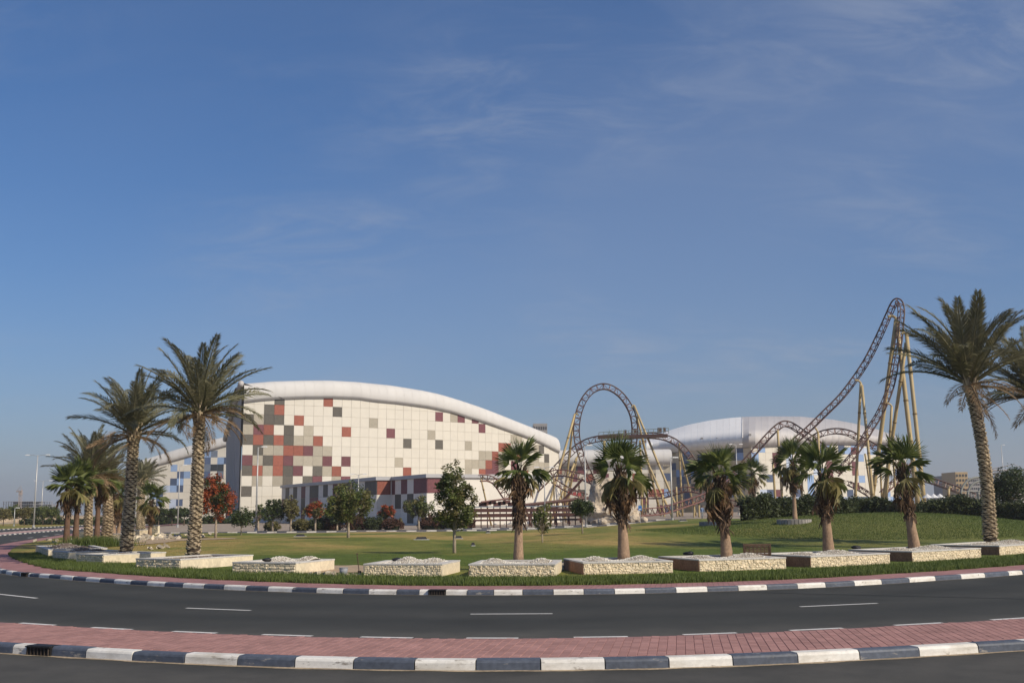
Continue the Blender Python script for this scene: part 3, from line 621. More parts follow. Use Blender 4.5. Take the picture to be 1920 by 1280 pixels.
for p in pxs:
    yl_, yt_ = (np.interp(p, [q[0] for q in tab], [q[1] for q in tab]) for tab in (llow, ltop)); a = at(p, yl_, YL); b = at(p, yt_, YL)
    segp.append([(a[0], YL + dy, a[2] + (b[2] - a[2]) * f) for dy, f in ((-.3, 0), (-.7, .06), (-.9, .3), (-.5, .65), (.3, .9), (3, 1.0), (16, .8))])
for i in range(len(segp) - 1):
    A, B = segp[i], [(q[0] - .03, q[1], q[2]) for q in segp[i + 1]]; n = len(A); MB().add(A + B, [(k, n + k, n + k + 1, k + 1) for k in range(n - 1)]).build('roof_panel', m_roof, lh, True)
MB().tube([segp[i][0] for i in range(len(segp))], .18, 5).build('gutter', m_gutter, lh)

# ---- connecting hall between the big hall and the right hall
ch = empty('connecting_hall', (0, 0, 0), 'flat white roofed hall linking the two big halls behind the loop', 'hall')
YC = 330.0; xa, xb = xof(1040, YC), xof(1262, YC); zt_c, zl_c = at(1140, 842, YC)[2], at(1140, 873, YC)[2]
MB().box(((xa + xb) / 2, YC + 5, zl_c / 2), (xb - xa, 9.9, zl_c + 2)).build('wall', m_joint2, ch)
cp = [(-.2, 0), (-1.5, .12), (-2, .4), (-1.6, .7), (-.2, .92), (4, 1.02), (14, 1.04)]
nseg = 14
for i in range(nseg):
    xx = [xa + (xb - xa) * i / nseg + .02, xa + (xb - xa) * (i + 1) / nseg - .02]
    vs = [(x, YC + a, zl_c + (zt_c - zl_c) * b) for x in xx for a, b in cp]; n = len(cp)
    MB().add(vs, [(k, n + k, n + k + 1, k + 1) for k in range(n - 1)]).build('roof_panel', m_roof, ch, True)
r2 = random.Random(5); pc = 2.4
for c in range(int((xb - xa) / pc)):
    for r in range(0, 7):
        z = zl_c - (r + .5) * pc
        if z < 0: continue
        px = 1040 + 222 * (c + .5) * pc / (xb - xa)
        key = r2.choice('WWWWWTDRM') if px < 1240 else r2.choice('WWTBND')
        if r == 0 and px < 1130: key = 'RTDMWMW'[c % 7]
        put_panel(ch, pc, pc, key, (xa + (c + .5) * pc, YC, z), 0)

# ---- right hall: corner towards the viewer, white and grey roof
rh = empty('exhibition_hall', (0, 0, 0), 'domed hall with white and grey roof behind the roller coaster', 'hall')
def rpt(px, Y): return np.array([xof(px, Y, 880), Y])
RA, RB, RC = rpt(1228, 364), rpt(1410, 340), rpt(1700, 372)
rlow = [(1200, 855), (1240, 850), (1318, 843), (1420, 837.5), (1500, 835.5), (1590, 834), (1671, 834), (1720, 836)]
rmid = [(1200, 836), (1220, 833.5), (1300, 827.5), (1384, 821), (1420, 819), (1500, 817), (1600, 818.5), (1670, 825), (1720, 833)]
rtop = [(1200, 826), (1226, 818), (1250, 808), (1290, 796), (1330, 788), (1370, 783), (1400, 781), (1440, 780), (1500, 780.5), (1560, 786), (1600, 793), (1640, 803), (1680, 817), (1698, 829), (1720, 835)]
itp = lambda tab, p: float(np.interp(p, [q[0] for q in tab], [q[1] for q in tab]))
r3 = random.Random(11)
def face(P0, P1, keys, name):
    d = P1 - P0; L = np.hypot(*d); u = d / L; n = int(L / 2.75); w = L / n; rz = math.atan2(u[1], u[0]); hh = 2.35
    V = [(*P0, -1), (*P1, -1), (*P1, 24), (*P0, 24)]; nv = np.array([u[1], -u[0]])
    MB().add([(q[0] - nv[0] * .03, q[1] - nv[1] * .03, q[2]) for q in V], [(0, 1, 2, 3)]).build('wall', m_joint2, rh)
    for c in range(n):
        p = P0 + u * (c + .5) * w; px = proj((*p, 15))[0]
        for r in range(0, 11):
            z = 1.0 + (r + .5) * hh; py = proj((*p, z))[1]
            if py < itp(rlow, px) - 8: continue
            put_panel(rh, w, hh, keys(px, py, c, r), (p[0], p[1], z), rz)
face(RA, RB, lambda px, py, c, r: r3.choice('YYYYYYTNSBYYDNOYS') if py > 842 else r3.choice('NSONYO'), 'left')
face(RB, RC, lambda px, py, c, r: (r3.choice('BNBPN') if py > 925 or (py < 850 and r3.random() < .5) else ('BPNM'[c % 4] if r3.random() < .24 else 'W')), 'right')
def rbase(px):
    if px < 1410: t = (px - 1228) / (1410 - 1228); Y = 364 + (340 - 364) * t
    else: t = (px - 1410) / 290; Y = 340 + 32 * t
    return Y
rp = np.arange(1212, 1704, 12.0); sec = []
for p in rp:
    Y = rbase(np.clip(p, 1228, 1700)); lo_, mi_, to_ = at(p, itp(rlow, p), Y - .4), at(p, itp(rmid, p), Y - 3.6), at(p, itp(rtop, p), Y + 40)
    k1 = at(p, itp(rlow, p) * .7 + itp(rmid, p) * .3, Y - 2.0)
    m1 = at(p, itp(rmid, p) * .62 + itp(rtop, p) * .38, Y + 5); m2 = at(p, itp(rmid, p) * .25 + itp(rtop, p) * .75, Y + 20)
    bk = to_ + np.array([0, 22, -1.0]); sec.append([lo_, k1, mi_, m1, m2, to_, bk])
for i in range(len(sec) - 1):
    A, B = sec[i], [q + np.array([-.03, 0, 0]) for q in sec[i + 1]]; n = 7
    MB().add(A + B, [(k, n + k, n + k + 1, k + 1) for k in range(n - 1)]).build('roof_panel', m_roofw if rp[i] < 1388 else m_roofg, rh, True)
MB().tube([s[0] for s in sec], .2, 5).build('gutter', m_gutter, rh)
j = int(np.argmin(np.abs(rp - 1388))); MB().tube([q + np.array([0, 0, -.05]) for q in sec[j][2:6]], .22, 6).build('roof_rib', m_roof, rh, True)
for px, py in ((1316, 822), (1345, 822), (1258, 827), (1406, 815)): MB().box(tuple(at(px, py, rbase(px) - 1.5)), (.7, .7, .7)).build('roof_vent', m_gutter, rh)

# ---- two storey front building with checkered facade
fbld = empty('front_building', (0, 0, 0), 'two storey checkered annex with flat roof before the big hall', 'building')
zr = 8.5
def cpt(px, py, z): d = ray(px, py); t = (z - CAM_H) / d[2]; return np.array([d[0] * t, d[1] * t])
A0, A1 = cpt(529, 909.5, zr), cpt(707, 893.5, zr); ud = (A1 - A0) / np.hypot(*(A1 - A0)); nd = np.array([ud[1], -ud[0]])
if nd[0] > 0: nd = -nd           # facade normal looks left towards the viewer
B1 = cpt(801, 888, zr); B0 = B1 - ud * 17.5
rzf = math.atan2(ud[1], ud[0])
def prism(name, base, z0, z1, mat, par): 
    n = len(base); return MB().add([(*q, z0) for q in base] + [(*q, z1) for q in base], [tuple(range(n - 1, -1, -1)), tuple(range(n, 2 * n))] + [(k, (k + 1) % n, n + (k + 1) % n, n + k) for k in range(n)]).build(name, mat, par)
m_annex = pmat('annex_wall', (.70, .665, .60), .7, .05, .6)
m_fascia = pmat('grey_fascia', (.42, .42, .43), .5, .06, .6)
dep = 26
prism('wall', [A0, A1, A1 - nd * dep, A0 - nd * dep][::-1], -1, zr - .6, m_annex, fbld)
prism('wall', [B0, B1, B1 - nd * dep, B0 - nd * dep][::-1], -1, zr - .62, m_annex, fbld)
e = .35
prism('roof_fascia', [A0 + nd * e - ud * e, A1 + nd * e + ud * e, A1 - nd * dep + ud * e, A0 - nd * dep - ud * e][::-1], zr - .6, zr, m_fascia, fbld)
prism('roof_fascia', [B0 + nd * e, B1 + nd * e + ud * e, B1 - nd * dep + ud * e, B0 - nd * dep][::-1], zr - .615, zr - .01, m_fascia, fbld)
def fac(P0, P1, rows, z_top, ph_, seq, par, nv):
    d = P1 - P0; L = np.hypot(*d); n = len(seq[0]); w = L / n; u = d / L; rz = math.atan2(u[1], u[0])
    for r in range(rows):
        for c in range(n):
            k = seq[r][c]
            if k == '.': continue
            p = P0 + u * (c + .5) * w + nv * .01; put_panel(par, w, ph_, k, (p[0], p[1], z_top - (r + .5) * ph_), rz)
fac(A0, A1, 3, zr - .65, 2.5, ['ADADAMADDADAMADDGADD', 'MAMAADAMMAAMADAMAAMA', 'AAGAAMAAAADAAADAAMAA'], fbld, nd)
fac(B0, B1, 3, zr - .65, 2.5, ['MAMAMM', 'ADADAA', 'AAADAA'], fbld, nd)
# lit end faces
q1 = A1 - nd * 2.6; fac(A1, q1, 2, zr - .65, 2.5, ['R', 'W'], fbld, ud)
q2 = B1 - nd * 2.8; fac(B1, q2, 1, zr - .65, 2.5, ['M'], fbld, ud)
# right block with grey window strip
blk = empty('annex_block', (0, 0, 0), 'pale annex block with a tall grey panel right of the round tree', 'building')
C0, C1 = cpt(862, 899.5, 7.6), cpt(902, 899.5, 7.6); dv = (C1 - C0) / np.hypot(*(C1 - C0)); bk = np.array([-dv[1], dv[0]])
prism('wall', [C0, C1, C1 + bk * 9, C0 + bk * 9][::-1], -1, 7.1, m_annex, blk)
prism('roof_fascia', [C0 - bk * .3, C1 - bk * .3 + dv * .3, C1 + bk * 9, C0 + bk * 9][::-1], 7.1, 7.6, m_fascia, blk)
c = C0 + dv * (np.hypot(*(C1 - C0)) * .62) - bk * .02; put_panel(blk, 1.9, 6.0, 'D', (c[0], c[1], 3.9), math.atan2(dv[1], dv[0]), 'tall_window')
# low entrance block
en = empty('entrance_block', (0, 0, 0), 'low entrance block with white end wall and doorway', 'building')
D0, D1 = cpt(684, 942.5, 4.1), cpt(753, 941.8, 4.1); Lc = np.hypot(*(D1 - D0)); D0 = D1 - ud * 12
prism('wall', [D0, D1, D1 - nd * 7, D0 - nd * 7][::-1], -1, 3.7, m_annex, en)
prism('roof_fascia', [D0 + nd * .3, D1 + nd * .3 + ud * .3, D1 - nd * 7 + ud * .3, D0 - nd * 7][::-1], 3.7, 4.1, m_fascia, en)
fac(D0, D1, 2, 3.6, 1.8, ['DTMTDN', 'TDTTDT'], en, nd)
q3 = D1 - nd * 3.2; 
pmid = D1 - nd * 4.6 + ud * .02; put_panel(en, 1.9, 3.0, 'G', (pmid[0], pmid[1], 1.5), rzf + math.pi / 2 if False else math.atan2(-nd[1], -nd[0]), 'door')
# ================================================================== ROLLER COASTER
m_track = pmat('maroon_track_steel', (.082, .046, .036), .45, .2, 1.5, spec=.4)
m_trackp = pmat('rose_track_steel', (.17, .082, .068), .5, .15, 1.5, spec=.4)
m_col = pmat('ochre_support_paint', (.42, .325, .165), .5, .08, .8, spec=.35)
m_colj = pmat('support_flange', (.24, .17, .075), .6, .15, 1)
m_brown = pmat('brown_trestle', (.075, .032, .026), .6, .2, 1)
rc = empty('roller_coaster', (0, 0, 0), 'maroon roller coaster with vertical loop, tall hill and ochre columns', 'roller coaster')
def track(pix, depth, side=1, n=10, gauge=.55, h=.5, mat=None, ties=1.15):
    D = np.linspace(depth[0], depth[1], len(pix)) if len(depth) == 2 else depth
    P = catmull([at(p[0], p[1], d) for p, d in zip(pix, D)], n)
    T = np.gradient(P, axis=0); T /= np.linalg.norm(T, axis=1)[:, None]
    view = np.array([0, 1.0, 0]); N = np.cross(T, view); N /= np.linalg.norm(N, axis=1)[:, None] + 1e-9; N *= side
    B = np.cross(T, N)
    par = link('track', None, rc); par.empty_display_size = .3
    mb = MB()
    for s in (-1, 1): MB().tube(P + N * h + B * gauge * s, .08, 6).build('rail', mat or m_track, par, True)
    MB().tube(P - N * h, .125, 7).build('spine', mat or m_track, par, True)
    dd = np.r_[0, np.cumsum(np.linalg.norm(np.diff(P, axis=0), axis=1))]; s = .3; k = 0; tie = MB()
    at_ = lambda A, q: np.array([np.interp(q, dd, A[:, c]) for c in range(3)])
    while s < dd[-1] - .2:
        p, nn_, b = at_(P, s), at_(N, s), at_(B, s); l, r_, q = p + nn_ * h - b * gauge, p + nn_ * h + b * gauge, p - nn_ * h
        p2, n2 = at_(P, min(s + ties, dd[-1])), at_(N, min(s + ties, dd[-1]))
        tie.tube([l, r_], .07, 4); tie.tube([l, q], .065, 4); tie.tube([r_, q], .065, 4)
        q2 = (p2 - n2 * h) if k % 2 == 0 else (p2 + n2 * h); q1 = (p + nn_ * h) if k % 2 == 0 else q
        tie.tube([q1, q2], .05, 4); s += ties; k += 1
    tag(tie.build('tie', m_trackp, par), kind='stuff')
    return P
# vertical loop
LP = [(1150, 935), (1118, 912), (1103, 885), (1093, 862), (1084.5, 835), (1081, 812), (1082, 790), (1087, 768), (1096, 748), (1110, 732), (1128, 724.5), (1145, 727), (1162, 738), (1176, 755), (1186, 776), (1190, 798), (1189.5, 820), (1185, 845), (1176, 868), (1162, 892), (1135, 925)]
track(LP, list(np.linspace(186, 192, len(LP))), side=-1)
# arch passing behind the loop under the platform
track([(1000, 925), (1018, 905), (1040, 880), (1062, 857), (1080, 840), (1098, 829), (1118, 823), (1140, 820), (1170, 818), (1205, 816), (1235, 817.5), (1258, 824), (1275, 835), (1288, 848), (1297, 861), (1306, 878), (1312, 900)], (196, 190), side=-1)
# tall hill, left flank and right flank
track([(1455, 862), (1472, 843), (1492, 825), (1516, 804), (1543, 777.5), (1575.6, 745), (1602, 711), (1626, 674), (1647, 632), (1664, 594), (1674, 572), (1681, 564.5), (1688, 568), (1691, 582), (1689.5, 604), (1687, 632), (1682, 666), (1674, 711), (1665, 741), (1650, 774.6), (1632, 804), (1617, 829), (1600, 853), (1584, 872), (1568, 888)], list(np.linspace(168, 170, 10)) + list(np.linspace(169, 162, 15)), side=-1, h=.42)
track([(1368, 900), (1394, 869.6), (1415, 846), (1436, 822), (1454, 804), (1469, 794.5), (1484, 797), (1504, 810), (1522, 822), (1545, 840), (1570, 862)], (175, 178), side=-1, h=.45)
track([(1500, 846), (1516, 828), (1534, 815.5), (1552, 809.8), (1572, 808), (1593, 812), (1611, 821), (1632, 832.5), (1656, 847), (1690, 870), (1725, 893), (1760, 905), (1800, 919), (1840, 935)], (184, 172), side=-1, h=.45)
track([(1150, 962), (1200, 960), (1240, 957), (1262, 951), (1290, 942), (1318, 932), (1345, 920), (1368, 903)], (150, 172), side=1, h=.5, mat=m_trackp)
track([(1160, 925), (1200, 929), (1240, 929), (1268, 922), (1290, 917), (1330, 925), (1365, 940), (1400, 946), (1440, 944)], (182, 176), side=1, h=.4, mat=m_trackp)
track([(900, 896), (914, 896), (926, 901), (936, 912), (945, 926), (956, 940)], (165, 168), side=1, h=.45, mat=m_trackp)
track([(1004, 918), (1020, 903), (1034, 889), (1052, 886), (1072, 889), (1095, 895), (1120, 906)], (178, 176), side=1, h=.5, mat=m_trackp)
track([(1036, 900), (1055, 912), (1075, 922), (1100, 930)], (180, 178), side=1, h=.4, mat=m_trackp)
track([(1590, 905), (1615, 918), (1640, 935), (1655, 948)], (182, 184), side=1, h=.35)
track([(1655, 925), (1676, 905), (1700, 884), (1715, 868)], (178, 180), side=1, h=.4, mat=m_trackp)
# supports: (top px, top py, bottom px, depth top, depth bottom, radius)
def gz(x, y): return float(.035 + ramp(x, max(y, 126)))
def support(tp, bp_px, d0, d1, rad, elbow=None, cap=True):
    par = link('support_column', None, rc); rad = rad * .42; a = at(tp[0], tp[1], d0)
    bx = xof(bp_px, d1, 972); b = np.array([bx, d1, gz(bx, d1) - .3]); pts = [a + (b - a) * t for t in np.linspace(0, 1, 6)]
    MB().tube(pts, np.linspace(rad * .92, rad * 1.05, 6), 12).build('shaft', m_col, par, True)
    L = np.linalg.norm(b - a); u = (b - a) / L
    for f in np.arange(.22, .95, max(.2, 6.5 / L)):
        c = a + (b - a) * f; MB().tube([c - u * .12, c + u * .12], rad * 1.12, 12).build('flange', m_colj, par, True)
    if elbow is not None:
        e = at(elbow[0], elbow[1], d0); m_ = (a + e) / 2 + np.array([0, 0, rad * .9]); MB().tube(catmull([e, m_, a, a + u * .8], 5), rad * .62, 10).build('arm', m_col, par, True)
SUP = [((1078, 776), 1018, 188, 184, .52, (1084, 778)), ((1074, 798), 1052, 188, 196, .5, None), ((1081, 858), 1030, 188, 183, .48, None), ((1081, 860), 1054, 188, 194, .48, (1088, 848)),
       ((1189, 760), 1277, 190, 186, .5, (1184, 764)), ((1195, 783), 1240, 190, 200, .5, (1190, 781)), ((1204, 845), 1262, 190, 183, .45, None), ((1200, 825), 1204, 193, 193, .5, None), ((1133, 826), 1134, 192, 192, .6, None),
       ((1273, 832), 1280, 192, 192, .42, (1275, 834)), ((1275, 846), 1306, 192, 198, .38, None), ((902, 897), 922, 165, 168, .32, (908, 894)),
       ((1681, 598), 1724, 168, 163, .85, (1665, 594)), ((1680, 600), 1631, 168, 172, .8, None), ((1700, 628), 1736, 165, 160, .75, (1690, 626)), ((1699, 642), 1652, 165, 171, .68, None),
       ((1614, 718), 1602, 168, 172, .55, (1603, 713)), ((1616, 722), 1641, 168, 163, .55, None), ((1672, 762), 1660, 164, 167, .5, (1663, 756)), ((1534, 812), 1540, 169, 169, .5, (1526, 800)), ((1458, 806), 1469, 175, 175, .5, None), ((1449, 866), 1456, 172, 172, .45, None),
       ((1505, 852), 1503, 178, 178, .42, None), ((1622, 850), 1640, 176, 178, .4, None), ((1675, 862), 1682, 176, 176, .42, None), ((1650, 862), 1655, 178, 180, .38, None), ((1779, 916), 1777, 172, 172, .5, (1784, 914)),
       ((1230, 905), 1262, 182, 182, .4, None), ((1242, 930), 1246, 178, 178, .35, None), ((1212, 932), 1210, 180, 180, .35, None), ((1268, 912), 1270, 178, 178, .38, None), ((1310, 936), 1311, 166, 166, .36, None), ((1302, 940), 1301, 164, 164, .3, None),
       ((1038, 890), 1040, 178, 180, .3, None), ((1068, 890), 1066, 178, 178, .3, None), ((1085, 893), 1088, 177, 177, .3, None), ((1050, 915), 1062, 180, 183, .25, None), ((1160, 930), 1165, 181, 181, .35, None), ((1190, 930), 1183, 182, 186, .35, None)]
for s in SUP: support(s[0], s[1], s[2], s[3], s[4], s[5])
# service platform with railing on top of the arch
pl = link('service_platform', None, rc); a, b = at(1122, 822, 189), at(1252, 814, 187); d = b - a
MB().box(tuple((a + b) / 2), (np.linalg.norm(d), 2.6, .5), math.atan2(d[1], d[0])).build('deck', m_track, pl)
m_rail = pmat('grey_green_railing', (.20, .23, .21), .5, .1, 1)
for k in range(15):
    p = a + d * k / 14; MB().tube([p + (0, -1.2, 0), p + (0, -1.2, 1.0)], .05, 4).build('railing_post', m_rail, pl)
for hh in (.5, 1.0): MB().tube([a + (0, -1.2, hh), b + (0, -1.2, hh)], .05, 4).build('handrail', m_rail, pl)
for t, w in ((.39, .35), (.53, .5), (.88, .7), (.95, .4)): MB().box(tuple(a + d * t + (0, -.4, .8)), (w, .6, .8)).build('motor_box', m_track, pl)
# launch trestle low on the left
tr = link('launch_trestle', None, rc)
p0, p1 = at(972, 948, 160), at(1104, 933, 166); q0, q1 = at(878, 953, 150), at(1090, 945, 152)
MB().tube([p0, p1], .28, 6).build('beam', m_brown, tr); MB().tube([p0 - (0, 0, .8), p1 - (0, 0, .8)], .16, 6).build('beam', m_brown, tr)
for z, w in ((0, .16), (-.5, .5), (-1.2, .5), (-1.85, .25)):
    MB().box(tuple((q0 + q1) / 2 + (0, 0, z)), (np.linalg.norm(q1 - q0), .5, w), math.atan2((q1 - q0)[1], (q1 - q0)[0])).build('beam', m_brown if z else pmat('blue_grey_steel', (.16, .19, .23), .5, .1, 1), tr)
for k in range(19):
    p = q0 + (q1 - q0) * k / 18; MB().box((p[0], p[1] + .3, p[2] - 1.3), (.14, .2, 3.2)).build('post', m_brown, tr)
for k in range(12):
    p = p0 + (p1 - p0) * k / 11; MB().tube([p, (p[0] + (.9 if k % 2 else -.4), p[1], gz(p[0], p[1]))], .13, 5).build('post', m_brown, tr)
for k in range(9):
    p = at(905 + k * 9, 945 - 2 * (k % 3), 156); MB().box(tuple(p), (1.1, .8, .55)).build('drive_unit', m_trackp if k % 2 else m_brown, tr)
MB().tube([at(1052, 942, 164), at(1093, 897, 164)], .22, 6).build('brace', m_brown, tr)
MB().tube([at(902, 941, 155), at(970, 932, 158)], .14, 5).build('beam', m_trackp, tr)

# train of red cars on the low track at the rock
cr = empty('coaster_train', (0, 0, 0), 'short red roller coaster train beside the carved rock', 'train')
for k in range(3):
    p = at(1068 + k * 9, 924 + k * 1.2, 174); c = MB(); c.box(tuple(p), (.6, 1.3, .55), 0, taper=.8); c.build('car', pmat('red_train_paint', (.30, .06, .05), .35, .1, 1, spec=.5), cr)
    MB().box((p[0], p[1] - .1, p[2] + .6), (.5, 1.0, .5), 0, taper=.7).build('seat', m_track, cr)

# carved rock with waterfall columns
from mathutils import noise as mn
m_rock = pmat('carved_rock', (.44, .37, .28), .9, .25, .6, bump=.08, bscale=1.6, fine=.25, fscale=2.5)
def rock(name, blobs, mat, parent=None, sub=3, amp=.28, freq=.9):
    import bmesh
    bm = bmesh.new()
    for c, r in blobs:
        res = bmesh.ops.create_icosphere(bm, subdivisions=sub, radius=1.0)
        for v in res['verts']:
            q = Vector((v.co.x * r[0], v.co.y * r[1], v.co.z * r[2])) + Vector([float(t) for t in c])
            d = mn.fractal(q * freq, 1.0, 2.0, 4); ridged = abs(mn.noise(q * freq * 1.7)); v.co = q + v.co * (d * amp * max(r) - ridged * amp * max(r) * .6)
    me = bpy.data.meshes.new(name); bm.to_mesh(me); bm.free(); me.materials.append(mat); return link(name, me, parent)
YR = 146.0; b0 = at(1148, 975, YR)
rk = empty('carved_rock', (0, 0, 0), 'tall carved tan rock with column behind the second fan palm', 'rock')
g0 = gz(b0[0], YR)
rock('base_boulder', [((b0[0], YR, g0 + .9), (3.7, 2.8, 1.9)), ((b0[0] - 1.6, YR + .5, g0 + 1.0), (2.1, 1.8, 2.0)), ((b0[0] + 2.0, YR - .3, g0 + .6), (1.9, 1.6, 1.4))], m_rock, rk, 4, .2, .9)
rock('rock_column', [((b0[0] - 1.4, YR + 1, g0 + 3.2), (1.7, 1.4, 3.0)), ((b0[0] + .55, YR + .4, g0 + 3.3), (.8, .8, 2.3)), ((b0[0] - .5, YR + 1.2, g0 + 5.0), (1.9, 1.2, 1.0))], m_rock, rk, 4, .16, 1.1)
for k, (px, py, s) in enumerate(((1186, 973, .8), (1193, 974, .6), (1207, 975, .5), (1130, 974, .7))):
    p = at(px, py, 140); tag(rock('boulder', [((p[0], 140, gz(p[0], 140) + s * .4), (s, s, s * .8))], m_rock, None, 3, .35, 1.1), ['pale boulder right of the carved rock', 'smaller boulder beside the pale boulder', 'low boulder near the blue sign', 'boulder left of the carved rock'][k], 'boulder', 'boulders at the carved rock')
# ================================================================== PLANTERS
m_split = pmat('split_face_stone', (.68, .58, .42), .9, .10, 1.5, bump=.015, bscale=22, island=.12, fine=.2, fscale=12)
m_clad = pmat('flat_cream_cladding', (.66, .57, .42), .85, .16, 1.6, bump=.004, bscale=30, fine=.1, fscale=8)
m_brownclad = pmat('brown_stained_cladding', (.27, .15, .095), .85, .2, 2.0, fine=.25, fscale=14)  # darker brown than the cream cladding, for left side walls
m_coping = pmat('grey_white_coping', (.52, .50, .47), .85, .12, 2.0, fine=.12, fscale=15)
m_soil = pmat('planter_soil', (.15, .11, .08), .95, .3, 3, bump=.03, bscale=9)
m_gravel = pmat('white_gravel', (.70, .665, .59), .85, .1, 3, island=.18)
m_gbed = pmat('gravel_bed', (.26, .21, .155), .95, .25, 1.6, col2=(.56, .51, .42), bump=.02, bscale=30, fine=.25, fscale=25)
m_plastic = pmat('black_plastic', (.02, .02, .022), .5, .3, 6)
ZT = .58
def stones_face(mb, p0, p1, z0, z1, nv, coursed=True):
    L = np.hypot(*(p1 - p0)); u = (p1 - p0) / L; nrows = max(3, int((z1 - z0) / (.105 if coursed else .075))); hh = (z1 - z0) / nrows
    for r in range(nrows):
        s = -rng.uniform(0, .1)
        while s < L:
            w = rng.uniform(.13, .27) if coursed else rng.uniform(.06, .15); a, b = max(s, 0), min(s + w, L); s += w
            if b - a < .03: continue
            gp = .003 if coursed else -.002; zz0, zz1 = z0 + r * hh + gp, z0 + (r + 1) * hh - gp; e = rng.uniform(.014, .036) if coursed else rng.uniform(.008, .032); ins = min(.022, (b - a) * .25); iz = hh * .2
            cx_ = rng.normal(0, .010, 4)
            q = lambda t, d, z: (p0[0] + u[0] * t + nv[0] * d, p0[1] + u[1] * t + nv[1] * d, z)
            vs = [q(a + gp, 0, zz0), q(b - gp, 0, zz0), q(b - gp, 0, zz1), q(a + gp, 0, zz1), q(a + ins, e + cx_[0], zz0 + iz), q(b - ins, e + cx_[1], zz0 + iz), q(b - ins, e + cx_[2], zz1 - iz), q(a + ins, e + cx_[3], zz1 - iz)]
            mb.add(vs, [(4, 5, 6, 7), (0, 1, 5, 4), (1, 2, 6, 5), (2, 3, 7, 6), (3, 0, 4, 7)])
_ico = None
def pebbles(n, xy, size, zf):
    # low octahedral stones, joined
    V = []; F = []; base = np.array([(1, 0, 0), (-1, 0, 0), (0, 1, 0), (0, -1, 0), (0, 0, 1), (0, 0, -1)], float)
    fo = np.array([(0, 2, 4), (2, 1, 4), (1, 3, 4), (3, 0, 4), (2, 0, 5), (1, 2, 5), (3, 1, 5), (0, 3, 5)])
    pts = xy(n); s = rng.uniform(size[0], size[1], n); a = rng.uniform(0, 6.28, n)
    for k in range(n):
        b = base * (s[k] * rng.uniform(.7, 1.2, (6, 1))) * [1, 1, .75]; ca, sa = math.cos(a[k]), math.sin(a[k])
        b = np.c_[b[:, 0] * ca - b[:, 1] * sa, b[:, 0] * sa + b[:, 1] * ca, b[:, 2]] + [pts[k][0], pts[k][1], zf(pts[k][0], pts[k][1]) + s[k] * .35]
        V.append(b); F.append(fo + 6 * k)
    return np.vstack(V), np.vstack(F)
def planter(label, A, B, C, leftm, rightm, front='AB', depth=None, zt=ZT, gravel=True, mounds=((-.3, 0, .25), (.3, .1, .2)), n_gravel=1500, zb=.12, coursed=False):
    """A far-left, B front corner, C far-right corner of the visible top edge (world xy)."""
    A, B, C = map(lambda q: np.array(q, float), (A, B, C)); u = (B - A); w = C - B
    if front == 'BC': u, w = (C - B), (A - B); 
    # rectangle from front edge
    if front == 'AB': f0, f1 = A, B
    else: f0, f1 = B, C
    L = np.hypot(*(f1 - f0)); t = (f1 - f0) / L; nb_ = np.array([-t[1], t[0]])
    D = depth or max(1.6, min(3.2, L)); c = (f0 + f1) / 2 + nb_ * D / 2; rz = math.atan2(t[1], t[0])
    r = empty('stone_planter', (c[0], c[1], 0), label, 'planter', 'stone planters round the lawn', rz)
    hx, hy = L / 2, D / 2; th = .22
    # four core walls (hollow)
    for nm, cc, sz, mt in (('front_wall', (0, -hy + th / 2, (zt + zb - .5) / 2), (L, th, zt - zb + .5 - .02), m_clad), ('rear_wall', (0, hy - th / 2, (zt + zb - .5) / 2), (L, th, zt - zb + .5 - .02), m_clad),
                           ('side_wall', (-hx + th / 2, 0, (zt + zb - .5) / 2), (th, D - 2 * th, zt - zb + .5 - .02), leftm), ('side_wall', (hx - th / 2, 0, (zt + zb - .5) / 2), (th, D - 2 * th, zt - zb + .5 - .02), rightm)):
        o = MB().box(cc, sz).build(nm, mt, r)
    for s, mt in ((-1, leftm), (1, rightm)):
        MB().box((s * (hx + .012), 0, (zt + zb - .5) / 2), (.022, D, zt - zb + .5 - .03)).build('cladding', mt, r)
    st = MB(); stones_face(st, np.array([-hx, -hy]), np.array([hx, -hy]), zb - .1, zt - .03, np.array([0, -1.0]), coursed); tag(st.build('stone_facing', m_split, r), kind='stuff')
    cw = th + .07
    for cc, sz in (((0, -hy + cw / 2 - .03, zt), (L + .06, cw, .05)), ((0, hy - cw / 2 + .03, zt), (L + .06, cw, .05)), ((-hx + cw / 2 - .03, 0, zt - .001), (cw, D - 2 * cw + .12, .048)), ((hx - cw / 2 + .03, 0, zt - .001), (cw, D - 2 * cw + .12, .048))):
        MB().box(cc, sz).build('coping', m_coping, r)
    def zf(x, y):
        z = zt - .06
        for mx_, my_, a in mounds: z += a * math.exp(-((x - mx_ * L) / (L * .16)) ** 2 - ((y - my_ * D) / (D * .22)) ** 2)
        return z
    g = 14; V = [(-hx + th + (L - 2 * th) * i / g, -hy + th + (D - 2 * th) * j / g, zf(-hx + th + (L - 2 * th) * i / g, -hy + th + (D - 2 * th) * j / g)) for i in range(g + 1) for j in range(g + 1)]
    F = [(i * (g + 1) + j, (i + 1) * (g + 1) + j, (i + 1) * (g + 1) + j + 1, i * (g + 1) + j + 1) for i in range(g) for j in range(g)]
    MB().add(V, F).build('soil', m_gbed if n_gravel > 300 else m_soil, r, True)
    if gravel:
        xy = lambda n: np.c_[np.clip(rng.normal(0, L * .33, n), -hx + .27, hx - .27), np.clip(rng.normal(-D * .06, D * .28, n), -hy + .27, hy - .27)]
        V, F = pebbles(n_gravel, xy, (.014, .034), zf); tag(link('gravel', npmesh('gravel', V, F, m_gravel), r), kind='stuff')
    return r, c, t
def TP(px, py): return G(px, py, ZT)
PL_ = {}
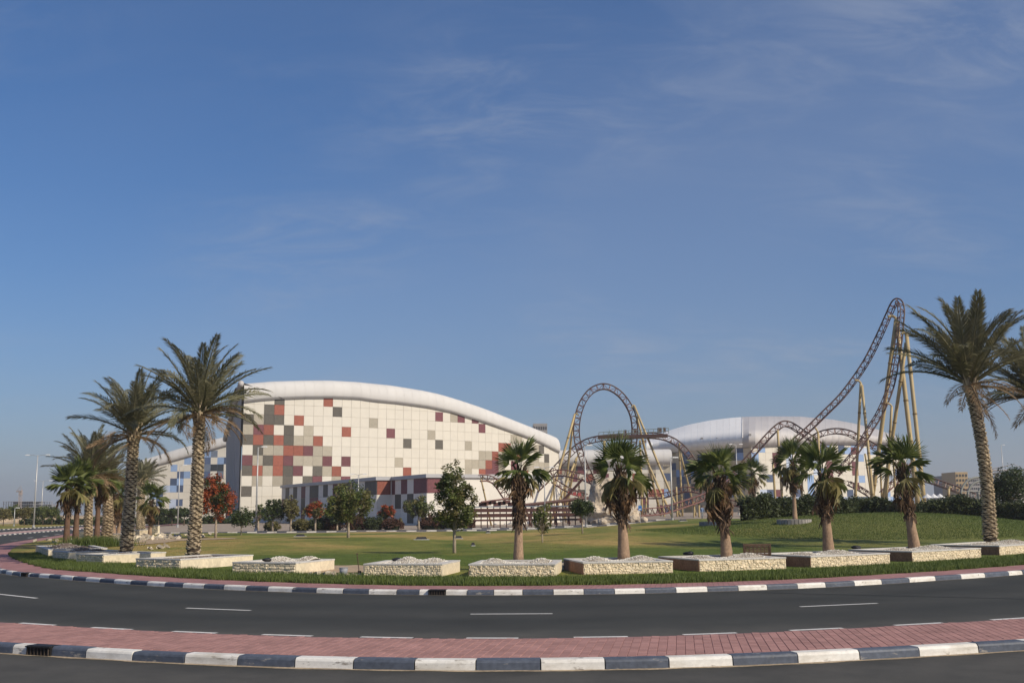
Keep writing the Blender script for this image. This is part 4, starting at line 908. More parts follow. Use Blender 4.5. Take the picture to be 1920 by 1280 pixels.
PL_['p1'] = planter('small grey stone planter at the left end of the row', TP(68, 1023), TP(91, 1030), TP(99, 1029), m_clad, m_clad, n_gravel=200, depth=3, coursed=True)
PL_['p2'] = planter('short stone planter with dark front below the tufted grass', TP(99.5, 1033), TP(129, 1035), TP(144, 1034), m_clad, m_clad, n_gravel=150, depth=2.6, coursed=True)
PL_['p3'] = planter('stone planter at the foot of the leaning date palm', TP(144, 1038.5), TP(194, 1040), TP(256, 1037), m_clad, m_clad, n_gravel=120, mounds=((.1, 0, .1),), depth=3.4, coursed=True)
PL_['p4'] = planter('long stone planter holding the tall left date palm', TP(256, 1047), TP(338, 1048.5), TP(447, 1043), m_clad, m_clad, mounds=((.1, 0, .1),), n_gravel=100, depth=4.4, coursed=True)
PL_['p5'] = planter('stone planter with gravel heaps and a chipped right corner', TP(437, 1054), TP(554, 1055), TP(618, 1051), m_clad, m_clad, mounds=((-.15, .1, .22), (.3, .15, .22)), depth=3.0, coursed=True)
PL_['p6'] = planter('stone planter below the round green tree, no palm in it', TP(683, 1057.5), TP(828, 1057.5), TP(866, 1053), m_clad, m_clad, mounds=((-.1, .1, .25), (.25, .15, .2)), depth=2.8)
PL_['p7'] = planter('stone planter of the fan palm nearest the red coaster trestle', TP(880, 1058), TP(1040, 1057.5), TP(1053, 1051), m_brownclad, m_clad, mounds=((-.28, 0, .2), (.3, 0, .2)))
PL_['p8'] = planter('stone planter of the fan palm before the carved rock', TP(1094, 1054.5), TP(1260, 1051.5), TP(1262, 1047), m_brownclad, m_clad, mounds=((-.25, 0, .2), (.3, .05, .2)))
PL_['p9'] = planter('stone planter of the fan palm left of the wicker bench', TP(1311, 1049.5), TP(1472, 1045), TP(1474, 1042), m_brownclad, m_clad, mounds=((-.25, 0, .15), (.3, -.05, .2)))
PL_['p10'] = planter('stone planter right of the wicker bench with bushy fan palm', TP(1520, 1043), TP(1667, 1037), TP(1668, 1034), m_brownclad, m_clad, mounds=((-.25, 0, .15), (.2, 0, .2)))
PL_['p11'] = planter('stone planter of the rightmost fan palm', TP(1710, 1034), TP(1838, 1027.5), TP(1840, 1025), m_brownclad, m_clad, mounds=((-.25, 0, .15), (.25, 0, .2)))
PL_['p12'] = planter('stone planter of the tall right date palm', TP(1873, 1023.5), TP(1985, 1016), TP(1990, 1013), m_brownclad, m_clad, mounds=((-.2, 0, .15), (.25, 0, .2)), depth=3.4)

# ================================================================== PALMS
m_frond = leafmat('date_frond', (.105, .112, .055), (.27, .245, .145), .32)
m_frondd = leafmat('dead_date_frond', (.20, .125, .065), (.30, .21, .12), .25)
m_fan = leafmat('fan_leaf', (.072, .112, .026), (.205, .23, .068), .42)
m_fany = leafmat('yellowing_fan_leaf', (.20, .195, .07), (.36, .30, .13), .38)  # sunlight painted into the leaf colour of the low hanging fans
m_fand = leafmat('dead_fan_leaf', (.10, .055, .028), (.26, .16, .08), .2)
m_trunkd = pmat('date_trunk', (.055, .04, .027), .95, .3, 4, bump=.03, bscale=14)
m_boot = pmat('cut_leaf_base', (.44, .355, .24), .95, .25, 5, island=.3, bump=.01, bscale=30)
m_trunkw = pmat('fan_palm_trunk', (.30, .205, .135), .95, .22, 2.2, bump=.02, bscale=22, stretch=(1, 1, .5), fine=.2, fscale=18)
m_skirt = pmat('fan_palm_boots', (.075, .048, .03), .95, .35, 4, island=.4)
def frond_mesh(name, droop, seed, mat, nl=58, curl=.0):
    r = np.random.default_rng(seed); n = 22; s = np.linspace(0, 1, n); el = -droop * s ** 1.6; az = curl * s
    d = np.c_[np.cos(el) * np.cos(az), np.cos(el) * np.sin(az), np.sin(el)]; P = np.vstack([[0, 0, 0], np.cumsum(d[:-1] / (n - 1), axis=0)])
    mb = MB(); mb.tube(P, np.linspace(.016, .004, n), 4)
    for sd in (-1, 1):
        for k in range(nl):
            t = .13 + .87 * (k + r.uniform(-.3, .3)) / nl; t = min(max(t, .1), 1.0); p = np.array([np.interp(t, s, P[:, c]) for c in range(3)]); dr = np.array([np.interp(t, s, d[:, c]) for c in range(3)])
            side = np.cross(dr, (0, 0, 1)); side /= np.linalg.norm(side); up = np.cross(side, dr)
            L = .18 * (math.sin(math.pi * min(1, .16 + .8 * t)) ** .6) * r.uniform(.75, 1.1); fw = .55 + .9 * t
            v = dr * fw + side * sd * .9 + up * r.uniform(.05, .5); v /= np.linalg.norm(v)
            w = np.cross(v, up); w /= np.linalg.norm(w) + 1e-9; ww = .0068
            m_ = p + v * L * .45; tip = p + v * L + np.array([0, 0, -.035 * r.uniform(.2, 1.6)])
            mb.add([p, m_ + w * ww, tip, m_ - w * ww], [(0, 1, 2, 3)])
    me = bpy.data.meshes.new(name); me.from_pydata(mb.v, [], mb.f); me.materials.append(mat); me.update(); return me
FR = [frond_mesh('frond', d, 10 + i, m_frond, curl=c) for i, (d, c) in enumerate(((.35, .1), (.65, -.15), (.95, .12), (1.3, -.1), (.8, .25), (.5, -.25)))]
FRD = [frond_mesh('frond', d, 30 + i, m_frondd, nl=34) for i, d in enumerate((.7, 1.2))]
def fan_mesh(name, seed, mat, droop, spread=2.5, nseg=24, pet=.38, ragged=.1):
    r = np.random.default_rng(seed); mb = MB(); mb.tube([(0, 0, 0), (pet * .5, 0, .012), (pet, 0, 0)], [.02, .013, .01], 4)
    for k in range(nseg):
        a0 = -spread / 2 + spread * k / nseg; a1 = a0 + spread / nseg; am = (a0 + a1) / 2
        L = .76 * (1 - .22 * abs(am / (spread / 2)) ** 2) * r.uniform(1 - ragged * 2, 1 + ragged); split = .40 * L
        h0 = (.018 if k % 2 else -.018)
        def pt(a, rad, z): return (pet + rad * math.cos(a), rad * math.sin(a), z - .25 * (rad * math.sin(a)) ** 2)
        dz = -droop * (1 + r.uniform(-.4, .6)); mid = L * .78
        vs = [(pet, 0, 0), pt(a0, split, h0), pt(a1, split, -h0), pt(am + .01, mid, dz * .22), pt(am, L, dz * r.uniform(.6, 1.2))]
        mb.add(vs, [(0, 1, 2), (1, 3, 2), (1, 4, 3), (3, 4, 2)] if r.random() > .0 else [(0, 1, 2)])
    me = bpy.data.meshes.new(name); me.from_pydata(mb.v, [], mb.f); me.materials.append(mat); me.update(); return me
FN = [fan_mesh('fan_leaf', 50 + i, m_fan, d) for i, d in enumerate((.05, .1, .16, .22))]
FNY = [fan_mesh('fan_leaf', 60 + i, m_fany, d, ragged=.15) for i, d in enumerate((.2, .32))]
FND = [fan_mesh('dead_leaf', 70 + i, m_fand, d, spread=1.5, nseg=16, ragged=.25, pet=.3) for i, d in enumerate((.12, .25, .4))]
def add_leaf(par, me, loc, el, az, roll, sc, name):
    o = link(name, me, par); o.location = [float(q) for q in loc]; o.rotation_euler = (roll, -el, az); o.scale = (sc, sc, sc); return o
def date_palm(label, base, top, rad, flen, nf, seed, group=None, elmin=.1, wind=(0, 0), dead=4, name='date_palm', hang=3):
    r = np.random.default_rng(seed); base = np.array(base, float); top = np.array(top, float)
    par = empty(name, base, label, 'palm', group); rel = top - base
    bend = np.array([r.normal(0, .12), 0, 0]); n = 22; tt = np.linspace(0, 1, n); P = np.array([rel * t + bend * math.sin(math.pi * t) for t in tt]); P[0][2] -= .4
    rad_f = lambda t: rad * (1.0 + .22 * math.exp(-t * 9) - .12 * t)
    MB().tube(P, [rad_f(t) * .86 for t in tt], 14).build('trunk', m_trunkd, par, True)
    mb = MB(); H_ = np.linalg.norm(rel); ring = .115; per = 6; nr = int(H_ / ring)
    for k in range(nr * per):
        t = (k / per + .3) / nr; a = (k % per + .5 * ((k // per) % 2)) * 2 * math.pi / per + .25 * (k // per) / nr + r.normal(0, .07); p = np.array([np.interp(t, tt, P[:, c]) for c in range(3)]); q = rad_f(t)
        o_ = np.array([math.cos(a), math.sin(a), 0]); s_ = np.array([-math.sin(a), math.cos(a), 0]); w = q * .56 * r.uniform(.85, 1.12); h = .062 * r.uniform(.85, 1.15); sg = np.array([0, 0, r.normal(0, .012)])
        ex = q * (1.06 + r.uniform(0, .10)); b0 = p + o_ * q * .80 + sg
        vs = [b0 + s_ * w, b0 - s_ * w, p + sg + o_ * ex + (0, 0, h * .75), p + sg + o_ * ex * .90 + (0, 0, -h), p + sg + o_ * ex * .98 + s_ * w * .55 + (0, 0, h * .55), p + sg + o_ * ex * .98 - s_ * w * .55 + (0, 0, h * .55), p + sg + o_ * q * .8 + (0, 0, h * 1.1)]
        mb.add(vs, [(0, 4, 2, 3), (3, 2, 5, 1), (4, 0, 6), (2, 4, 6), (5, 2, 6), (1, 5, 6)])
    tag(mb.build('leaf_bases', m_boot, par), kind='stuff')
    # swollen crown base with old leaf stalks
    sk = MB()
    for k in range(46):
        a = r.uniform(0, 6.28); z = r.uniform(-.5, .35); o_ = np.array([math.cos(a), math.sin(a), 0]); p = rel + o_ * rad * .7 + (0, 0, z); sk.tube([p, p + o_ * rad * .55 + (0, 0, r.uniform(.3, .75))], [.06, .03], 4)
    sk.build('leaf_stalks', m_boot, par)
    for k in range(nf):
        f = (k + .5) / nf; az = k * 2.39996 + r.normal(0, .2); el = elmin + (1.42 - elmin) * (f ** .8) + r.normal(0, .08)
        me = FR[r.integers(0, 3)] if el > .9 else (FR[r.integers(1, 6)] if el > .4 else FR[r.integers(2, 5)])
        L = flen * (.88 + .16 * r.random()) * (.92 if el > 1.2 else 1.0); loc = rel + np.array([math.cos(az), math.sin(az), 0]) * rad * .35 + (0, 0, .35 * f)
        add_leaf(par, me, loc, el, az + wind[0], r.normal(0, .35), L, 'frond')
    for k in range(dead): add_leaf(par, FRD[r.integers(0, 2)], rel + (0, 0, -.05), r.uniform(-.25, .35), r.uniform(0, 6.28), r.normal(0, .4), flen * r.uniform(.6, .85), 'dry_frond')
    for k in range(hang): add_leaf(par, FRD[0], rel + (0, 0, -.3), r.uniform(-.9, -.2), r.uniform(0, 6.28), 0, flen * r.uniform(.35, .6), 'dry_frond')
    return par
def fan_palm(label, base, h_trunk, rad, leaf, seed, group=None, ng=26, ny_=7, nd_=26, skirt=1.6, lean=(0, 0), name='fan_palm', bark=None):
    r = np.random.default_rng(seed); base = np.array(base, float); par = empty(name, base, label, 'palm', group, rz=0)
    rel = np.array([lean[0], lean[1], h_trunk]); n = 16; tt = np.linspace(0, 1, n); P = np.array([rel * t for t in tt]); P[0][2] -= .4
    rf = lambda t: rad * (.60 + .42 * math.exp(-t * 4.0))
    mb = MB(); mb.tube(P, [rf(t) for t in tt], 16); mb.build('trunk', bark or m_trunkw, par, True)
    sk = MB(); nk_ = int(150 * skirt / 1.6); ts = max(.15, 1 - skirt / h_trunk)
    for k in range(nk_):
        t = ts + (1 - ts) * (k + .5) / nk_; a = k * 2.39996; p = rel * t; q = rf(t) * .9; o_ = np.array([math.cos(a), math.sin(a), 0]); s_ = np.array([-math.sin(a), math.cos(a), 0]); w = .07 * r.uniform(.7, 1.3); L = r.uniform(.22, .5)
        dr = o_ * r.uniform(.25, .6) + np.array([0, 0, r.choice([-1, 1], p=[.45, .55])]) * r.uniform(.6, 1.0); b0 = p + o_ * q
        sk.add([b0 + s_ * w, b0 - s_ * w, b0 + dr * L - s_ * w * .4, b0 + dr * L + s_ * w * .4, b0 + o_ * .05 + dr * L * .5], [(0, 1, 4), (1, 2, 4), (2, 3, 4), (3, 0, 4)])
    tag(sk.build('boots', m_skirt, par), kind='stuff')
    top = rel + (0, 0, .1)
    for k in range(ng):
        f = (k + .5) / ng; az = k * 2.39996 + r.normal(0, .15); el = -.5 + 1.98 * f ** .72 + r.normal(0, .12); me = FN[int(np.clip(3.6 * (1 - f) + r.normal(0, .6), 0, 3))]
        add_leaf(par, me, top + np.array([math.cos(az), math.sin(az), 0]) * rad * .3 + (0, 0, .25 * f - .1), el, az, r.normal(0, .75), leaf * r.uniform(.86, 1.14), 'fan_leaf')
    for k in range(ny_):
        az = r.uniform(0, 6.28); add_leaf(par, FNY[r.integers(0, 2)], top + np.array([math.cos(az), math.sin(az), 0]) * rad * .5 - (0, 0, .2), r.uniform(-1.15, -.25), az, r.normal(0, .3), leaf * r.uniform(.8, 1.0), 'fan_leaf')
    for k in range(nd_):
        az = r.uniform(0, 6.28); zz = -r.uniform(.1, skirt * .55); add_leaf(par, FND[r.integers(0, 3)], rel + np.array([math.cos(az), math.sin(az), 0]) * rad * .75 + (0, 0, zz), r.uniform(-1.45, -.8), az, r.normal(0, .5), leaf * r.uniform(.5, .78), 'dead_leaf')
    return par
def soil(px, py): return np.array([*G(px, py, ZT - .05), ZT - .05])
def top_at(px, py, Y): return at(px, py, Y)
GD, GFP = 'date palms in the garden', 'fan palms in the garden'
b = soil(362, 1041); date_palm('tall date palm with pale scaly trunk and full crown at left', b, top_at(374, 776, b[1]), .30, 3.75, 38, 1, GD, elmin=.05, dead=16, hang=4)
b = soil(236, 1035); date_palm('leaning date palm left of the tallest left palm', b, top_at(251, 815, b[1] + .5), .31, 3.6, 35, 2, GD, elmin=.2, dead=14, hang=3)
b = soil(1857, 1017); date_palm('very tall dark date palm at right leaning slightly left', b, top_at(1818, 720, b[1]), .34, 5.05, 44, 3, GD, elmin=.48, dead=8, hang=2)
b = np.array([xof(1962, 62), 62, .3]); date_palm('date palm cut by the right edge of the picture', b, top_at(1937, 742, 62.5), .33, 4.4, 40, 4, GD, elmin=-.1, dead=6)
bx = lambda px, Y, z=.4: np.array([xof(px, Y, 1000), Y, z])
b = bx(167, 76); date_palm('middle sized date palm rising behind the left fan palms', b, top_at(171, 893, 76), .29, 3.6, 40, 5, GD, elmin=.2)
b = bx(200, 84); date_palm('date palm with thick mossy trunk behind the leaning palm', b, top_at(199, 905, 84), .42, 3.0, 34, 6, GD, dead=10)
b = bx(259, 120); date_palm('small far date palm left of the twin, near the low hall', b, top_at(262, 905, 120), .27, 2.6, 30, 7, GD)
b = bx(268, 126); date_palm('small far date palm right of its twin, near the low hall', b, top_at(272, 900, 126), .27, 2.7, 30, 8, GD)
def pot_fan(label, px, py, cpy, rad, leaf, seed, **k):
    b = soil(px, py); zc = at(px, cpy, b[1])[2]; return fan_palm(label, b, zc - b[2], rad, leaf, seed, GFP, **k)
pot_fan('fan palm with upright crown nearest the front annex', 972, 1052, 882, .215, 1.02, 11, ng=13, ny_=7, nd_=8, skirt=2.1, lean=(.06, 0))
pot_fan('wide fan palm with long dead skirt before the carved rock', 1170, 1049, 884, .265, 1.2, 12, ng=13, ny_=8, nd_=16, skirt=2.0, lean=(-.05, .1))
pot_fan('shaggy fan palm with thick brown skirt left of the bench', 1363, 1044, 893, .265, 1.12, 13, ng=14, ny_=6, nd_=24, skirt=2.1, lean=(-.16, 0))
pot_fan('bushy fan palm right of the wicker bench', 1554, 1037, 886, .265, 1.2, 14, ng=16, ny_=4, nd_=12, skirt=2.0, lean=(-.1, -.1))
pot_fan('rightmost fan palm with dark spreading leaves', 1715, 1028, 880, .29, 1.34, 15, ng=15, ny_=2, nd_=10, skirt=2.2, lean=(-.35, 0))
def lawn_fan(label, px, py, crown_py, rad, leaf, seed, **k):
    h = hit(px, py); zc = at(px, crown_py, h[1])[2]; return fan_palm(label, h, zc - h[2], rad, leaf, seed, GFP, **k)
lawn_fan('fan palm with patchy trunk in the round stone ring', 1491, 977, 866, .22, 1.7, 16, ng=18, nd_=14, skirt=2.6)
lawn_fan('fan palm standing left of the walker, mostly hidden', 1333, 979, 895, .24, 1.5, 17, ng=15, nd_=18, skirt=3.0)
lawn_fan('small fan palm in the shrubs behind the shaggy palm', 1415, 969, 888, .26, 1.9, 18, ng=16, nd_=16, skirt=3.0)
for i, (px, py, cy_, lab) in enumerate(((124, 1019, 912, 'leftmost fan palm with thin pale trunk edge'), (141, 1018, 905, 'dark fan palm second from the left'), (181, 1014, 900, 'fan palm above the tuft of grass at left'))):
    b = soil(px, py); zc = at(px, cy_, b[1])[2]; fan_palm(lab, b, zc - b[2], .25, 1.35, 20 + i, GFP, ng=17, ny_=5, nd_=8, skirt=1.8, bark=pmat('dark_fan_palm_trunk', (.13, .078, .052), .95, .25, 2.2, bump=.02, bscale=22))
for i, (px, Y, cy_, lab) in enumerate(((213, 96, 925, 'thin far fan palm between the two left date palms'), (222, 104, 930, 'thin fan palm just left of the leaning trunk'), (281, 112, 938, 'short brown fan palm right of the twin date palms'))):
    b = bx(px, Y); zc = at(px, cy_, Y)[2]; fan_palm(lab, b, zc - b[2], .22, 1.6, 30 + i, GFP, ng=14, ny_=7, nd_=14, skirt=2.6)
# ================================================================== TREES, SHRUBS, GRASS
m_bark = pmat('pale_bark', (.33, .27, .20), .9, .25, 5, bump=.01, bscale=30)
m_barkd = pmat('dark_bark', (.12, .09, .065), .9, .25, 5, bump=.01, bscale=30)
lf_green = leafmat('green_leaf', (.05, .08, .02), (.17, .19, .05), .3)
lf_olive = leafmat('olive_leaf', (.09, .09, .032), (.22, .19, .07), .3)
lf_dark = leafmat('dark_leaf', (.026, .045, .014), (.075, .10, .03), .25)
lf_red = leafmat('flame_flower', (.19, .042, .013), (.42, .105, .035), .25)
lf_hedge = leafmat('hedge_leaf', (.026, .04, .013), (.075, .092, .028), .25)
lf_pink = leafmat('reddish_shrub_leaf', (.07, .028, .022), (.13, .07, .04), .25)
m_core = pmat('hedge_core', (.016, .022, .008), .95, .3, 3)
def leaves(centers, per, spread, size, r, flat=.5):
    C = np.repeat(np.asarray(centers, float), per, axis=0); n = len(C)
    d = r.normal(0, 1, (n, 3)); d /= np.linalg.norm(d, axis=1)[:, None]; C = C + d * (spread * r.random(n) ** .5)[:, None]
    u = r.normal(0, 1, (n, 3)); u[:, 2] *= flat; u /= np.linalg.norm(u, axis=1)[:, None]
    w = r.normal(0, 1, (n, 3)); w = np.cross(u, w); w /= np.linalg.norm(w, axis=1)[:, None] + 1e-9
    s = size * r.uniform(.6, 1.3, n); L = (u * s[:, None]); Wd = w * (s * .42)[:, None]
    V = np.stack([C - L, C + Wd, C + L, C - Wd], 1).reshape(-1, 3); F = np.arange(4 * n).reshape(-1, 4); return V, F
def crown_centers(r, n, c, rad, power=.45, lumps=7, lump_amp=.28):
    d = r.normal(0, 1, (n, 3)); d /= np.linalg.norm(d, axis=1)[:, None]
    ld = r.normal(0, 1, (lumps, 3)); ld /= np.linalg.norm(ld, axis=1)[:, None]
    k = 1 - lump_amp + lump_amp * 1.6 * np.max(np.clip(d @ ld.T, 0, 1) ** 4, axis=1)
    rr_ = r.random(n) ** power * k
    return np.asarray(c) + d * rr_[:, None] * np.asarray(rad)
def tree(label, base, h, crown_r, trunk_h, mat, seed, group, bark=None, n=120, per=30, size=.11, red=0.0, trunk_r=.09, lean=(0, 0), name='garden_tree', crown_c=None, mat2=None, spread=.32):
    r = np.random.default_rng(seed); base = np.array(base, float); par = empty(name, base, label, 'tree', group)
    cz = (trunk_h + h) / 2 + .0; rz_ = (h - trunk_h) / 2 * 1.08; c = np.array([lean[0], lean[1], cz]); cr_ = np.array([crown_r, crown_r, rz_])
    t = MB(); t.tube([(0, 0, -.3), (lean[0] * .3, 0, trunk_h * .5), (lean[0] * .7, lean[1] * .7, trunk_h), (lean[0], lean[1], cz + rz_ * .3)], [trunk_r * 1.25, trunk_r, trunk_r * .85, trunk_r * .35], 8); t.build('trunk', bark or m_bark, par, True)
    C = crown_centers(r, n, c, cr_)
    lb_ = MB()
    for k in range(0, n, max(1, n // 22)):
        s0 = np.array([lean[0] * .7, lean[1] * .7, trunk_h + r.uniform(-.1, .5) * rz_]); m_ = (s0 + C[k]) / 2 + r.normal(0, .1, 3); lb_.tube([s0, m_, C[k]], [trunk_r * .45, trunk_r * .28, .012], 5)
    lb_.build('limbs', bark or m_bark, par, True)
    V, F = leaves(C, per, spread * crown_r, size, r)
    if red > 0:
        # flowers on the sunlit outside of the crown
        dd = np.linalg.norm((C - c) / cr_, axis=1); isred = np.repeat((dd > .45) & (r.random(n) < red), per); mats = [mat, lf_red]; mi = isred.astype(int)
    else: mats = [mat] + ([mat2] if mat2 else []); mi = (np.repeat(r.random(n) < .35, per)).astype(int) if mat2 else np.zeros(len(F), int)
    tag(link('crown', npmesh('crown', V, F, mats, False, mi), par)); return par
GT = 'small trees on and behind the lawn'
def ht(px, py, top): h = hit(px, py); return h, at(px, top, h[1])[2] - h[2]
b, h = ht(852, 1037, 873); tree('round bright green tree on the lawn before the annex', b, h, 1.22, 1.25, lf_green, 41, GT, n=190, per=46, size=.085, trunk_r=.085, mat2=lf_olive, spread=.2)
b, h = ht(653, 1008, 910); tree('loose green tree in front of the annex facade', b, h, 1.95, 1.3, lf_green, 42, GT, n=150, per=44, size=.12, mat2=lf_olive, trunk_r=.11, spread=.2)
b, h = ht(404, 1009, 898); tree('flame tree covered with red blossom at left', b, h, 2.15, h * .36, lf_dark, 43, GT, n=170, per=46, size=.13, red=.75, trunk_r=.11, spread=.2)
b, h = ht(452, 1003, 955); tree('low green tree beside the red flame tree', b, h, 1.5, .9, lf_dark, 44, GT, n=90, per=26, size=.13, trunk_r=.06)
Yt = 138.0
def bt(label, px, py_top, halfw, trunk_frac, mat, seed, red=0, bark=None, mat2=None, n=95, Y=Yt):
    x = xof(px, Y, 990); g = gz(x, Y); zt_ = at(px, py_top, Y)[2]; h = zt_ - g; tree(label, (x, Y, g), h, halfw * Y / 2000, h * trunk_frac, mat, seed, GT, n=n, per=34, size=.16, red=red, trunk_r=.13, bark=bark, mat2=mat2, spread=.22)
bt('dark green tree left of the annex corner', 511, 937, 23, .38, lf_dark, 45)
bt('olive tree with thin foliage at the annex corner', 545, 934, 20, .35, lf_olive, 46, n=80)
bt('small flame tree with orange red flowers before the annex', 591, 942, 22, .42, lf_olive, 47, red=.55)
bt('tree hidden behind the loose green tree', 632, 950, 20, .35, lf_dark, 48, Y=142)
bt('red flowering bush tree by the low entrance', 724, 949, 17, .35, lf_dark, 49, red=.6, Y=148)
bt('yellow green bush at the entrance doorway', 747, 973, 9, .15, lf_olive, 50, n=60, Y=146)
bt('spreading green tree left of the round lawn tree', 785, 932, 27, .38, lf_green, 51, mat2=lf_olive)
bt('thin airy young tree beside the lamp post', 484, 945, 12, .3, lf_green, 52, n=35, Y=150)
b, h = ht(1017, 1017, 945); tree('scrawny staked tree between two fan palms', b, h, .72, .55, lf_green, 53, GT, n=60, per=22, size=.09, trunk_r=.045, mat2=lf_olive)
b, h = ht(1092, 1000, 935); tree('small round dark tree left of the carved rock', b, h, .95, 1.35, lf_dark, 54, GT, n=120, per=30, size=.1, trunk_r=.055)
b = hit(1912, 973); tree('wind bent dark tree at the right edge', b, at(1912, 880, b[1])[2] - b[2], 2.0, 1.6, lf_dark, 55, GT, n=200, per=30, size=.14, trunk_r=.12, lean=(-.9, 0))
# clipped small trees below the left hall
for i, (px, lab) in enumerate(((297, 'clipped dark tree, left of three below the blue hall'), (322, 'clipped dark tree, middle of three below the blue hall'), (345, 'clipped dark tree, right of three below the blue hall'))):
    Y = 205 + i * 2; x = xof(px, Y, 985); tree(lab, (x, Y, .1), at(px, 953, Y)[2] - .1, 14 * Y / 2000, (at(px, 953, Y)[2]) * .48, lf_dark, 60 + i, 'clipped trees below the blue hall', n=90, per=24, size=.22, bark=m_barkd, trunk_r=.1)
# far trees across the road at left
for i, (px, top, w, Y, m_) in enumerate(((6, 953, 15, 222, lf_olive), (27, 948, 15, 226, lf_green), (45, 950, 13, 224, lf_olive), (62, 952, 12, 230, lf_dark), (80, 951, 13, 236, lf_green), (97, 950, 15, 232, lf_green), (-14, 951, 15, 224, lf_green))):
    x = xof(px, Y, 985); lab = ['olive tree at the far left edge across the road', 'tall green tree left of the tall left lamp post', 'thin olive tree below the unfinished building', 'dark tree right behind the tall left lamp post', 'green tree left of the second left lamp', 'broad green tree half behind the left fan palms', 'green tree cut by the left picture edge'][i]
    tree(lab, (x, Y, .14), at(px, top, Y)[2], w * Y / 2000, at(px, top, Y)[2] * .36, m_, 70 + i, 'street trees across the road', n=90, per=22, size=.2, bark=m_barkd, trunk_r=.09)
# hedges and shrubs: leafy shell over a dark core
def shrub(label, c, rad, mat, seed, group=None, name='shrub', n=120, per=22, size=.1, cat='shrub', core=True):
    r = np.random.default_rng(seed); par = empty(name, c, label, cat, group); rad = np.array(rad, float)
    d = r.normal(0, 1, (n, 3)); d[:, 2] = np.abs(d[:, 2]) - .15; d /= np.linalg.norm(d, axis=1)[:, None]; C = d * rad * r.uniform(.75, 1.05, (n, 1)) + (0, 0, rad[2] * .1)
    V, F = leaves(C, per, .28 * min(rad), size, r); link('foliage', npmesh('foliage', V, F, mat), par)
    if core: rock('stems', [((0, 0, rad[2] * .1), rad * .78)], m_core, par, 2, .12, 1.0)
    return par
def hedge(label, pts, w, h, mat, seed, n, per=20, size=.16, name='hedge'):
    r = np.random.default_rng(seed); c = catmull([p[:2] for p in pts], 12); d = arc(c); par = empty(name, (0, 0, 0), label, 'hedge'); s = r.uniform(0, d[-1], n); C = []
    for q in s:
        p = along(c, d, q); top = h * (1 + .2 * math.sin(q * .7) + .13 * math.sin(q * 2.3 + 1)); a = r.random()
        if a < .45: C.append((p[0] + r.normal(0, .1), p[1] - w / 2 + r.normal(0, .25), hgt(p[0], p[1]) + r.uniform(.05, top)))
        elif a < .9: C.append((p[0], p[1] + r.uniform(-w / 2, w / 2), hgt(p[0], p[1]) + top + r.normal(0, .12)))
        else: C.append((p[0], p[1] + w / 2, hgt(p[0], p[1]) + r.uniform(.1, top)))
    V, F = leaves(np.array(C, float), per, .42, size, r); link('foliage', npmesh('foliage', V, F, mat), par)
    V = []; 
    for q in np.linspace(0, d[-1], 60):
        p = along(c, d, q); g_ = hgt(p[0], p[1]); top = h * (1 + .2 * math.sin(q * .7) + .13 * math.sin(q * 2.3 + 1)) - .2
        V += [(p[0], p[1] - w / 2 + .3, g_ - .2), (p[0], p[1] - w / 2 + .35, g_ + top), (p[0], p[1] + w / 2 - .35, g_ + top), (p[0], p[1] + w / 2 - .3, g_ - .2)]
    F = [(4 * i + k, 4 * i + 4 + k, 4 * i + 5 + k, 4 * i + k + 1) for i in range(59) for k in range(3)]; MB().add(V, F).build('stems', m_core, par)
YH = 112
hedge('long dark clipped hedge behind the right mound', [(xof(1595, YH + 4), YH + 4), (xof(1700, YH), YH), (xof(1820, YH - 2), YH - 2), (xof(1930, YH - 6), YH - 6), (xof(2080, YH - 10), YH - 10)], 3.0, 1.55, lf_hedge, 80, 1500)
hedge('dark hedge behind the stone ring palm', [(xof(1392, 98), 98), (xof(1440, 100), 100), (xof(1520, 103), 103), (xof(1600, 108), 108)], 2.6, 1.55, lf_hedge, 81, 800)
for i, (px, py, w_, h_) in enumerate(((1510, 962, 26, 2.3), (1560, 960, 24, 2.0), (1455, 955, 22, 2.2), (1590, 955, 20, 2.4))):
    b = hit(px, py + 12, 60, 118); shrub(['dark shrub right of the stone ring palm', 'dark shrub behind the bushy fan palm', 'leafy shrub behind the ochre columns', 'tall shrub at the left end of the long hedge'][i], (b[0], 109 + i, hgt(b[0], 109.) + .5), (w_ * 109 / 2000, 1.3, h_ * .55), lf_hedge, 90 + i, 'shrubs by the hedges', n=130, size=.15)
for i, (px, wpx, hp, m_, lab) in enumerate(((565, 20, 1.0, lf_olive, 'grey green shrub left below the annex facade'), (600, 22, 1.3, lf_hedge, 'green shrub under the small flame tree'), (625, 20, 1.2, lf_pink, 'reddish shrub under the loose green tree'), (668, 22, 1.4, lf_pink, 'reddish shrub right of the loose tree trunk'), (700, 22, 1.2, lf_hedge, 'dark shrub below the entrance block'), (735, 20, 1.0, lf_pink, 'low reddish shrub before the entrance end wall'), (808, 24, 1.5, lf_pink, 'reddish shrub left of the round tree trunk'), (840, 22, 1.5, lf_hedge, 'dark shrub behind the round tree'), (873, 18, 1.0, lf_pink, 'small reddish shrub right of the round tree'), (510, 14, .8, lf_olive, 'small shrub in front of the annex corner'))):
    Y = 143.0; x = xof(px, Y, 990); shrub(lab, (x, Y, gz(x, Y) + .3), (wpx * Y / 2000, 1.2, hp), m_, 100 + i, 'shrubs along the annex', n=110, per=20, size=.14)
